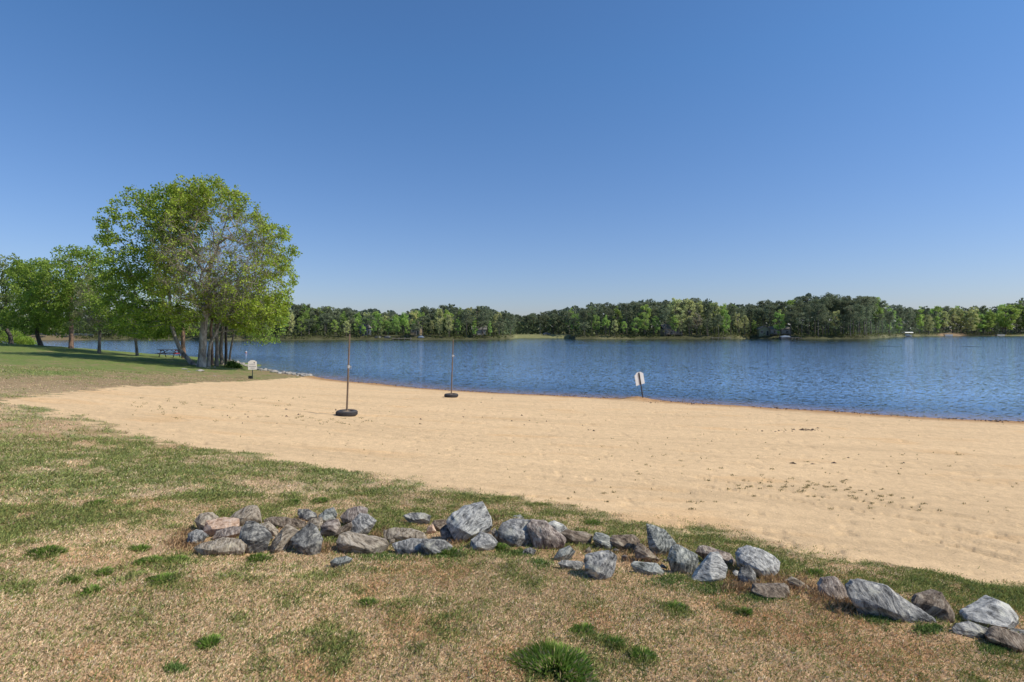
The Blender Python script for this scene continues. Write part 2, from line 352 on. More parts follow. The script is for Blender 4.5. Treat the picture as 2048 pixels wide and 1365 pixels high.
# ------------------------------------------------------------------ lake
WAVE = (.62, .24)
def water_mat():
    m, nt, N, L = nodes('lake_water')
    out = N.new('ShaderNodeOutputMaterial')
    tc = N.new('ShaderNodeTexCoord')
    def noise(sc, det, sx, sy, rot=0, r=.6):
        mp = N.new('ShaderNodeMapping'); mp.inputs['Scale'].default_value = (sx, sy, 1); mp.inputs['Rotation'].default_value = (0, 0, rot)
        n = N.new('ShaderNodeTexNoise'); n.inputs['Scale'].default_value = sc; n.inputs['Detail'].default_value = det; n.inputs['Roughness'].default_value = r
        L.new(tc.outputs['Object'], mp.inputs[0]); L.new(mp.outputs[0], n.inputs['Vector']); return n
    a = noise(12., 3, .5, 1., .18, .65); b_ = noise(4.6, 4, .42, 1., -.08, .6); g = noise(.03, 4, .5, 1.6, .1)
    def vs(n, k):
        q = N.new('ShaderNodeVectorMath'); q.operation = 'SUBTRACT'; q.inputs[1].default_value = (.5, .5, .5); L.new(n.outputs['Color'], q.inputs[0])
        r = N.new('ShaderNodeVectorMath'); r.operation = 'MULTIPLY'; r.inputs[1].default_value = (k*.7, k*1.2, 0); L.new(q.outputs[0], r.inputs[0]); return r
    w1 = vs(a, WAVE[0]); w2 = vs(b_, WAVE[1]); ge = N.new('ShaderNodeNewGeometry')
    s1 = N.new('ShaderNodeVectorMath'); L.new(w1.outputs[0], s1.inputs[0]); L.new(w2.outputs[0], s1.inputs[1])
    s2 = N.new('ShaderNodeVectorMath'); L.new(s1.outputs[0], s2.inputs[0]); L.new(ge.outputs['Normal'], s2.inputs[1])
    bp = N.new('ShaderNodeVectorMath'); bp.operation = 'NORMALIZE'; L.new(s2.outputs[0], bp.inputs[0])
    gl = N.new('ShaderNodeBsdfGlossy'); gl.inputs['Roughness'].default_value = .05; gl.inputs['Color'].default_value = (.80, .89, .98, 1)
    L.new(bp.outputs[0], gl.inputs['Normal'])
    di = N.new('ShaderNodeBsdfDiffuse'); 
    cr = N.new('ShaderNodeMix'); cr.data_type = 'RGBA'; cr.inputs[6].default_value = (.02, .065, .125, 1); cr.inputs[7].default_value = (.03, .085, .155, 1)
    L.new(g.outputs['Fac'], cr.inputs[0]); L.new(cr.outputs[2], di.inputs['Color'])
    tr = N.new('ShaderNodeBsdfTransparent'); tr.inputs[0].default_value = (.78, .72, .66, 1)
    dp = N.new('ShaderNodeAttribute'); dp.attribute_name = 'depth'
    mr = N.new('ShaderNodeMapRange'); mr.inputs[1].default_value = 0; mr.inputs[2].default_value = .85; mr.inputs[3].default_value = .0; mr.inputs[4].default_value = 1
    mr.interpolation_type = 'SMOOTHSTEP'
    L.new(dp.outputs['Fac'], mr.inputs[0])
    body = N.new('ShaderNodeMixShader'); L.new(mr.outputs[0], body.inputs[0]); L.new(tr.outputs[0], body.inputs[1]); L.new(di.outputs[0], body.inputs[2])
    fr = N.new('ShaderNodeFresnel'); fr.inputs['IOR'].default_value = 1.33; L.new(bp.outputs[0], fr.inputs['Normal'])
    mx = N.new('ShaderNodeMixShader'); fs = N.new('ShaderNodeMapRange'); fs.inputs[1].default_value = 0; fs.inputs[2].default_value = .8; fs.inputs[3].default_value = .55; fs.inputs[4].default_value = 1.0; L.new(dp.outputs['Fac'], fs.inputs[0])
    fm = N.new('ShaderNodeMath'); fm.operation = 'MULTIPLY'; L.new(fr.outputs[0], fm.inputs[0]); L.new(fs.outputs[0], fm.inputs[1]); wk = N.new('ShaderNodeAttribute'); wk.attribute_name = 'wake'; wm_ = N.new('ShaderNodeMapRange'); wm_.inputs[3].default_value = 1; wm_.inputs[4].default_value = .35; L.new(wk.outputs['Fac'], wm_.inputs[0])  # wake lines darkened by mask: reflection weakened there, not left to the ridge slopes
    f2 = N.new('ShaderNodeMath'); f2.operation = 'MULTIPLY'; L.new(fm.outputs[0], f2.inputs[0]); L.new(wm_.outputs[0], f2.inputs[1]); L.new(f2.outputs[0], mx.inputs[0]); L.new(body.outputs[0], mx.inputs[1]); L.new(gl.outputs[0], mx.inputs[2])
    L.new(mx.outputs[0], out.inputs[0]); return m
wr = np.concatenate([np.linspace(9, 90, 110), np.linspace(91, 122, 25), np.linspace(122.3, 152, 100), np.linspace(155, 620, 60)])
wt = np.radians(np.linspace(-66, 66, 500))
R2, T2 = np.meshgrid(wr, wt, indexing='ij'); WX = (R2*np.sin(T2)).ravel(); WY = (R2*np.cos(T2)).ravel()
WB = base_z(WX, WY); WZ = np.zeros_like(WX)
WK = np.zeros_like(WX)
def wake(pts, w, h):
    global WZ
    poly = [w_at(px, py, F*H0/(py-HY))[:2] for px, py in pts]
    d = seg_dist(WX, WY, poly); e = np.exp(-(d/w)**2)*(.25+1.1*sstep(.35, .65, fbm(WX*.07, WY*.02, 5, 3))); WZ = WZ+h*e; WK[:] = np.maximum(WK, e)
wake([(1150,690.5),(1400,692.4),(1700,693.2),(1900,694),(2100,694.6),(2500,697)], .8, .05)
wake([(1600,690.8),(1850,692),(2100,692.3),(2500,692.8)], .6, .04)
Iw = (np.arange(len(wr)-1)[:, None]*len(wt)+np.arange(len(wt)-1)[None, :]).ravel()
Qw = np.stack([Iw, Iw+1, Iw+len(wt)+1, Iw+len(wt)], 1)[:, ::-1]
keep = WB[Qw].min(1) < .06
Qw = Qw[keep]; u, inv = np.unique(Qw, return_inverse=True)
me = npmesh('lake', np.stack([WX[u], WY[u], WZ[u]], 1), inv.reshape(Qw.shape), water_mat(), smooth=True, attrs={'depth': np.clip(-WB[u], 0, 3), 'wake': np.clip(WK[u], 0, 1)})
tag(obj('lake', me), kind='structure')

# fields of the ground sheet, looked up by polar position (used for the many grass blades)
_r0, _r1, _nr = math.log(1.5), math.log(130), 440
_ZB = base_z(X, Y).reshape(nr, nt_); _SD = SSD.reshape(nr, nt_)
_i0 = 3; _j0 = 39
def _field(A):
    A = A.reshape(nr, nt_)[_i0:_i0+440, _j0:_j0+960]
    def f(x, y):
        a = np.clip((np.log(np.maximum(np.hypot(x, y), 1.5))-_r0)/(_r1-_r0)*439, 0, 438.999); b = np.clip((np.degrees(np.arctan2(x, y))+54)/108*959, 0, 958.999)
        i = a.astype(int); j = b.astype(int); a = a-i; b = b-j
        return (A[i, j]*(1-a)+A[i+1, j]*a)*(1-b)+(A[i, j+1]*(1-a)+A[i+1, j+1]*a)*b
    return f
g_z, g_sd = _field(_ZB), _field(_SD)
g_lush = _field(LUSHG); g_red = _field(REDG)

# ------------------------------------------------------------------ grass (blades as single mesh triangles)
BM_ = leafmat('grass_blade', .25, spec=.15)
def blades(x, y, L, w, tilt, az, col, z0=None, seed=1):
    """two-triangle bent blades"""
    n = len(x); s = g_sd(x, y); z = g_z(x, y)+micro(x, y, sstep(-.12, .12, s+(fbm(x*3, y*3, 81, 4)-.5)*1.0))*np.clip(np.hypot(x, y)/2, 0, 1)
    if z0 is not None: z = z+z0
    dx, dy = np.cos(az), np.sin(az); st, ct = np.sin(tilt), np.cos(tilt)
    wa = az+math.pi/2+RNG.normal(0, .5, n); wx, wy = np.cos(wa)*w/2, np.sin(wa)*w/2
    V = np.zeros((n, 4, 3))
    V[:, 0] = np.stack([x-wx, y-wy, z-.004], 1); V[:, 1] = np.stack([x+wx, y+wy, z-.004], 1)
    mx_, my_, mz = x+dx*L*st*.45, y+dy*L*st*.45, z+L*ct*.62
    V[:, 2] = np.stack([mx_+wx*.8, my_+wy*.8, mz], 1)
    V[:, 3] = np.stack([x+dx*L*st, y+dy*L*st, z+L*ct*.9], 1)
    b = np.arange(n)[:, None]*4
    Fc = np.concatenate([b+np.array([[0, 1, 2]]), b+np.array([[0, 2, 3]])], 0)
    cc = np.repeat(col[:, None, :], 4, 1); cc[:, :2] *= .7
    return V.reshape(-1, 3), Fc, cc.reshape(-1, 3)
def scatter(r0, r1, dens, amax=48):
    a = math.radians(amax); n = int(a*(r1*r1-r0*r0)*dens)
    r = np.sqrt(RNG.uniform(r0*r0, r1*r1, n)); t = RNG.uniform(-a, a, n)
    return r*np.sin(t), r*np.cos(t)
def turf():
    out_d = []; out_g = []
    for r0, r1, dens, sc in ((1.7, 4.2, 36000, .72), (4.2, 7, 14500, .95), (7, 12, 3200, 1.5), (12, 22, 650, 2.4), (22, 40, 90, 4.)):
        x, y = scatter(r0, r1, dens)
        s = g_sd(x, y)+(fbm(x*3, y*3, 81, 4)-.5)*np.where(np.hypot(x, y) < 12, 1.0, 1.7)
        z = g_z(x, y); rd = g_red(x, y)
        k = (s < RNG.normal(0, .10, len(x))) & (z > .1) & (RNG.random(len(x)) > rd*.8)
        x, y = x[k], y[k]; n = len(x)
        g = green(x, y, g_lush(x, y)); isg = RNG.random(n) < (.13+.70*g)
        v = RNG.uniform(.65, 1.35, (n, 1)); h = RNG.random((n, 1))
        dead = (np.array([.68, .48, .285])*(1-h)+np.array([.95, .73, .47])*h)*v
        t_ = fbm(x*2.2, y*2.2, 95, 3)[:, None]; dead = dead*(1-.45*sstep(.50, .70, t_)*np.array([.15, .40, .60]))*(.78+.42*fbm(x*.9, y*.9, 97, 3)[:, None])
        pale = RNG.random((n, 1)) < .07; dead = np.where(pale, np.array([.88, .78, .58])*v, dead)
        grn = (np.array([.19, .245, .065])*(1-h)+np.array([.38, .41, .14])*h)*v; ol = RNG.random((n, 1)) < .34; grn = np.where(ol, np.array([.30, .29, .09])*v, grn)
        if r0 >= 12: grn = grn*1.15
        col = np.where(isg[:, None], grn, dead)
        tilt = np.where(isg, RNG.uniform(.25, 1.3, n), np.where(RNG.random(n) < .25, RNG.uniform(.2, 1.0, n), RNG.uniform(1.0, 1.54, n)))
        edge = np.where(s[k] > -.25, .6, 1.)
        Ln = edge*np.where(isg, RNG.uniform(.018, .046, n)*(.8+.6*g), RNG.uniform(.012, .034, n))*sc**.45
        w = np.where(isg, .0038, .0034)*sc*RNG.uniform(.7, 1.3, n)
        az = RNG.uniform(0, 2*math.pi, n)
        bit = RNG.random(n) < .07; w = np.where(bit, w*2.6, w); Ln = np.where(bit, Ln*.5, Ln); col = np.where(bit[:, None], np.array([.30, .18, .10])*v, col)
        for m_, lst in ((isg, out_g), (~isg, out_d)):
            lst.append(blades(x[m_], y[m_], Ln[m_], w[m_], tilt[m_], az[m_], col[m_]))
    for nm, lst in (('green_grass', out_g), ('dry_grass', out_d)):
        o = 0; Vs = []; Fs = []; Cs = []
        for V, Fc, c in lst: Vs.append(V); Fs.append(Fc+o); Cs.append(c); o += len(V)
        ob = obj(nm, npmesh(nm, np.concatenate(Vs), np.concatenate(Fs), BM_, cols=np.concatenate(Cs)))
        tag(ob, {'green_grass': 'short patchy green grass growing over the slope', 'dry_grass': 'dry straw coloured thatch covering the near lawn'}[nm], 'grass', kind='stuff')
turf()
def ground_pt(px, py):
    p = unproj(px, py); return p
# separate tufts
for px, py, wpx, lab in TUFTS:
    if not wpx: continue
    c = ground_pt(px, py); rad = wpx/2*c[1]/F; n = int(min(6500, 420+rad*rad*170000))
    a = RNG.uniform(0, 2*math.pi, n); q = RNG.random(n)**.72*rad*(.55+.75*vnoise(np.cos(a)*1.6+px, np.sin(a)*1.6, 3))
    x = c[0]+q*np.cos(a)*1.05; y = c[1]+rad*.3+q*np.sin(a)*.95; v = RNG.uniform(.6, 1.35, (n, 1)); h = RNG.random((n, 1))
    dark = .75 if 'dark' in lab else 1.0
    col = (np.array([.14, .24, .04])*(1-h)+np.array([.30, .42, .09])*h)*v*dark
    st = RNG.random((n, 1)) < (.10+.30*(q/rad)[:, None]**2); col = np.where(st, np.array([.58, .45, .25])*v, col)
    keep = fbm(x*9/max(.5, rad*5), y*9/max(.5, rad*5), int(px) % 97, 3) > .40+.16*(q/rad)**2-.25*np.clip(1-q/rad*1.8, 0, 1)
    x, y, q, a, col = x[keep], y[keep], q[keep], a[keep], col[keep]; n = len(x)
    Ln = RNG.uniform(.03, .085, n)*(1.2 if wpx > 100 else .8)*(.8+.25*min(1, rad*5))*(1.15-.5*np.clip(q/rad, 0, 1)); tl = np.clip(RNG.normal(.35, .3, n)+q/rad*.5, .02, 1.3)
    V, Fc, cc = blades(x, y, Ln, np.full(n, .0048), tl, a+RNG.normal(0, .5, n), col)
    V = V-np.array([c[0], c[1], c[2]])
    o = obj('grass_tuft', npmesh('grass_tuft', V, Fc, BM_, cols=cc)); o.location = c
    tag(o, lab, 'grass tuft', 'green grass tufts on the lawn')
# weeds: dry rust-brown heads between stones, pale green ground cover, sprouts on the sand
def patch(name, areas, n_per, colA, colB, Lr, label, cat, wid=.004, upright=.5):
    Vs, Fs, Cs, o = [], [], [], 0
    for px, py, wpx, hpx in areas:
        n = int(n_per*wpx/40)
        pts = [unproj(px+dx, py+dy)[:2] for dx, dy in ((-wpx/2, 0), (wpx/2, 0), (0, -hpx/2), (0, hpx/2))]
        c = unproj(px, py); ax = np.array(pts[1])-np.array(pts[0]); ay = np.array(pts[2])-np.array(pts[3])
        u_ = RNG.normal(0, .26, n); v_ = RNG.normal(0, .26, n)
        x = c[0]+ax[0]*u_+ay[0]*v_; y = c[1]+ax[1]*u_+ay[1]*v_
        h = RNG.random((n, 1)); col = (np.array(colA)*(1-h)+np.array(colB)*h)*RNG.uniform(.6, 1.4, (n, 1))
        V, Fc, cc = blades(x, y, RNG.uniform(*Lr, n), np.full(n, wid)*max(1, c[1]/7), RNG.uniform(0, 1.5, n)*(1-upright)+.1, RNG.uniform(0, 6.28, n), col)
        Vs.append(V); Fs.append(Fc+o); Cs.append(cc); o += len(V)
    ob = obj(name, npmesh(name, np.concatenate(Vs), np.concatenate(Fs), BM_, cols=np.concatenate(Cs)))
    tag(ob, label, cat, kind='stuff')
patch('dried_weeds', [(1470,1150,60,50),(1540,1160,80,36),(1600,1175,70,40),(905,1080,60,36),(760,1065,60,40),(950,1060,60,40),(990,1045,40,40),(1645,1200,50,30),(380,1065,50,26),(360,1085,50,24),(1280,1105,120,50),(1700,1215,120,40),(400,1095,60,20),(640,1095,60,20),(1480,1180,80,20)],
      240, (.34, .21, .11), (.52, .36, .20), (.02, .07), 'rust brown dried weeds between the border stones', 'weeds')
patch('ground_cover', [(1340,1165,90,26),(1420,1180,90,24),(1080,1128,50,20),(760,1110,120,26),(900,1112,80,22),(1760,1240,60,20),(1530,1200,80,18),(1990,1295,60,22),(1860,1262,60,16),(350,1330,40,16),(1030,1108,60,12)],
      520, (.11, .19, .05), (.22, .28, .08), (.01, .035), 'low bright green weeds creeping by the stones', 'ground cover', .007, .2)
sp = [(1480+t*300+RNG.normal(0, 22), 962+t*34+RNG.normal(0, 11)) for t in RNG.random(70)]+[(RNG.uniform(600, 740), RNG.uniform(835, 850)) for _ in range(12)]+\
     [(RNG.uniform(260, 620), RNG.uniform(795, 845)) for _ in range(46)]+[(RNG.uniform(1000, 2040), RNG.uniform(880, 1010)) for _ in range(26)]+[(RNG.uniform(900, 1500), RNG.uniform(985, 1030)) for _ in range(10)]
patch('sand_sprouts', [(a, b, RNG.uniform(4, 15), RNG.uniform(2, 4)) for a, b in sp]+[(RNG.uniform(100, 2040), RNG.uniform(815, 1040), 3, 2) for _ in range(260)], 90, (.20, .19, .07), (.34, .27, .12), (.012, .035), 'tiny sparse weed sprouts scattered over the beach sand', 'weeds', .006, .1)
# wrack line: dark bits washed up along the water's edge
def debris():
    Vs, Fs = [], []; o = 0
    seglen = list(zip(SH[2:12], SH[3:13]))
    def shard(x, y, s, hgt):
        nonlocal o
        z = gz1(x, y)
        k = 5; a0 = RNG.uniform(0, 6); el = RNG.uniform(1, 2.6); ro = RNG.uniform(0, 3.14)
        base = []
        for i in range(k):
            a = a0+i*2*math.pi/k; r = s*RNG.uniform(.6, 1.2); u_, v_ = r*math.cos(a)*el, r*math.sin(a)
            base.append((x+u_*math.cos(ro)-v_*math.sin(ro), y+u_*math.sin(ro)+v_*math.cos(ro), z-.02))
        Vs.extend(base); Vs.append((x, y, z+hgt))
        for i in range(k): Fs.append((o+i, o+(i+1) % k, o+k))
        o += k+1
    for a, b in seglen:
        l = math.hypot(b[0]-a[0], b[1]-a[1])
        for _ in range(int(l*16)):
            t = RNG.random(); off = RNG.normal(.22, .22)+(.25 if 0 else 0)
            nx, ny = (b[1]-a[1])/l, -(b[0]-a[0])/l
            x = a[0]+(b[0]-a[0])*t-nx*off; y = a[1]+(b[1]-a[1])*t-ny*off
            if fbm(np.array([x*.5]), np.array([y*.5]), 8, 2)[0] > .42: shard(x, y, RNG.uniform(.015, .05), RNG.uniform(.015, .04))
    for px, py, sx, sy, n in ((1610,860,34,2.5,34),(1560,862,60,2,12),(1180,860,12,2,4),(1400,808,40,2,36),(1300,806,25,3,14),(1900,838,30,2,26),(1990,843,25,2,20),(1750,930,200,20,8),(1000,830,300,30,14),(600,830,150,14,12)):
        for _ in range(n):
            p = unproj(px+RNG.normal(0, sx*.5), py+RNG.normal(0, sy*.5)); shard(p[0], p[1], RNG.uniform(.02, .065), RNG.uniform(.01, .035))
    tag(obj('shore_debris', npmesh('shore_debris', np.array(Vs), Fs, simple('debris', (.075, .045, .03), .9))), 'dark twigs and washed up debris strewn along the water line', 'debris', kind='stuff')
debris()

# ------------------------------------------------------------------ stones of the border
def rockmat(name, dark, mid, light, streak=.5):
    m, nt, N, L = nodes(name)
    out = N.new('ShaderNodeOutputMaterial'); b = N.new('ShaderNodeBsdfPrincipled'); b.inputs['Roughness'].default_value = .8; b.inputs['Specular IOR Level'].default_value = .25
    tc = N.new('ShaderNodeTexCoord'); oi = N.new('ShaderNodeObjectInfo')
    ang = N.new('ShaderNodeMath'); ang.operation = 'MULTIPLY'; ang.inputs[1].default_value = 40; L.new(oi.outputs['Random'], ang.inputs[0])
    ro = N.new('ShaderNodeVectorRotate'); ro.rotation_type = 'AXIS_ANGLE'; ro.inputs['Axis'].default_value = (.3, 1, .35)
    L.new(tc.outputs['Object'], ro.inputs['Vector']); L.new(ang.outputs[0], ro.inputs['Angle'])
    ad = N.new('ShaderNodeVectorMath'); ad.operation = 'ADD'; L.new(ro.outputs[0], ad.inputs[0])
    cb = N.new('ShaderNodeCombineXYZ'); L.new(ang.outputs[0], cb.inputs[0]); L.new(ang.outputs[0], cb.inputs[1]); L.new(cb.outputs[0], ad.inputs[1])
    # warp
    wn = N.new('ShaderNodeTexNoise'); wn.inputs['Scale'].default_value = 5; L.new(ad.outputs[0], wn.inputs['Vector'])
    wv = N.new('ShaderNodeVectorMath'); wv.operation = 'SCALE'; wv.inputs['Scale'].default_value = .12; L.new(wn.outputs['Color'], wv.inputs[0])
    a2 = N.new('ShaderNodeVectorMath'); a2.operation = 'ADD'; L.new(ad.outputs[0], a2.inputs[0]); L.new(wv.outputs[0], a2.inputs[1])
    mp = N.new('ShaderNodeMapping'); mp.inputs['Scale'].default_value = (1, 5, 11); L.new(a2.outputs[0], mp.inputs[0])
    s = N.new('ShaderNodeTexNoise'); s.inputs['Scale'].default_value = 5; s.inputs['Detail'].default_value = 7; s.inputs['Roughness'].default_value = .68; L.new(mp.outputs[0], s.inputs['Vector'])
    p = N.new('ShaderNodeTexNoise'); p.inputs['Scale'].default_value = 20; p.inputs['Detail'].default_value = 8; p.inputs['Roughness'].default_value = .72; L.new(ad.outputs[0], p.inputs['Vector'])
    mxf = N.new('ShaderNodeMix'); mxf.data_type = 'FLOAT'; mxf.inputs[0].default_value = streak
    L.new(p.outputs['Fac'], mxf.inputs[2]); L.new(s.outputs['Fac'], mxf.inputs[3])
    r = N.new('ShaderNodeValToRGB'); e = r.color_ramp.elements
    e[0].position = .40; e[0].color = (*dark, 1); e[1].position = .635; e[1].color = (*light, 1)
    k = e.new(.50); k.color = (*mid, 1)
    L.new(mxf.outputs[0], r.inputs[0])
    # lichen spots
    vo = N.new('ShaderNodeTexNoise'); vo.inputs['Scale'].default_value = 9; vo.inputs['Detail'].default_value = 5; L.new(ad.outputs[0], vo.inputs['Vector'])
    lr = N.new('ShaderNodeMapRange'); lr.inputs[1].default_value = .60; lr.inputs[2].default_value = .70; lr.inputs[4].default_value = .5; L.new(vo.outputs['Fac'], lr.inputs[0])
    lm = N.new('ShaderNodeMix'); lm.data_type = 'RGBA'; lm.inputs[7].default_value = (light[0]*1.15, light[1]*1.15, light[2]*1.05, 1)
    L.new(lr.outputs[0], lm.inputs[0]); L.new(r.outputs[0], lm.inputs[6]); L.new(lm.outputs[2], b.inputs['Base Color'])
    bp = N.new('ShaderNodeBump'); bp.inputs['Distance'].default_value = .03; bp.inputs['Strength'].default_value = 1.0
    L.new(mxf.outputs[0], bp.inputs['Height']); L.new(bp.outputs[0], b.inputs['Normal']); L.new(b.outputs[0], out.inputs[0]); return m
RM = {'blue': rockmat('blue_grey_stone', (.05, .05, .05), (.265, .258, .245), (.68, .645, .57), .6),
      'dark': rockmat('dark_stone', (.03, .03, .03), (.16, .155, .145), (.56, .53, .46), .45),
      'brown': rockmat('brown_stone', (.05, .036, .027), (.20, .152, .11), (.43, .36, .28), .6),
      'tan': rockmat('tan_stone', (.10, .08, .058), (.33, .27, .20), (.60, .52, .41), .75),
      'pink': rockmat('pink_stone', (.24, .14, .085), (.57, .38, .26), (.76, .60, .47), .4),
      'pale': rockmat('pale_stone', (.085, .084, .08), (.39, .38, .355), (.78, .75, .67), .6),
      'moss': rockmat('green_grey_stone', (.05, .055, .05), (.25, .258, .235), (.62, .61, .53), .7),
      'mauve': rockmat('mauve_stone', (.065, .05, .044), (.27, .215, .18), (.60, .52, .44), .6)}
crops = {'A': (340, 980, 3.938), 'B': (840, 980, 3.938), 'C': (1260, 1030, 4.876), 'D': (1600, 1110, 4.571)}
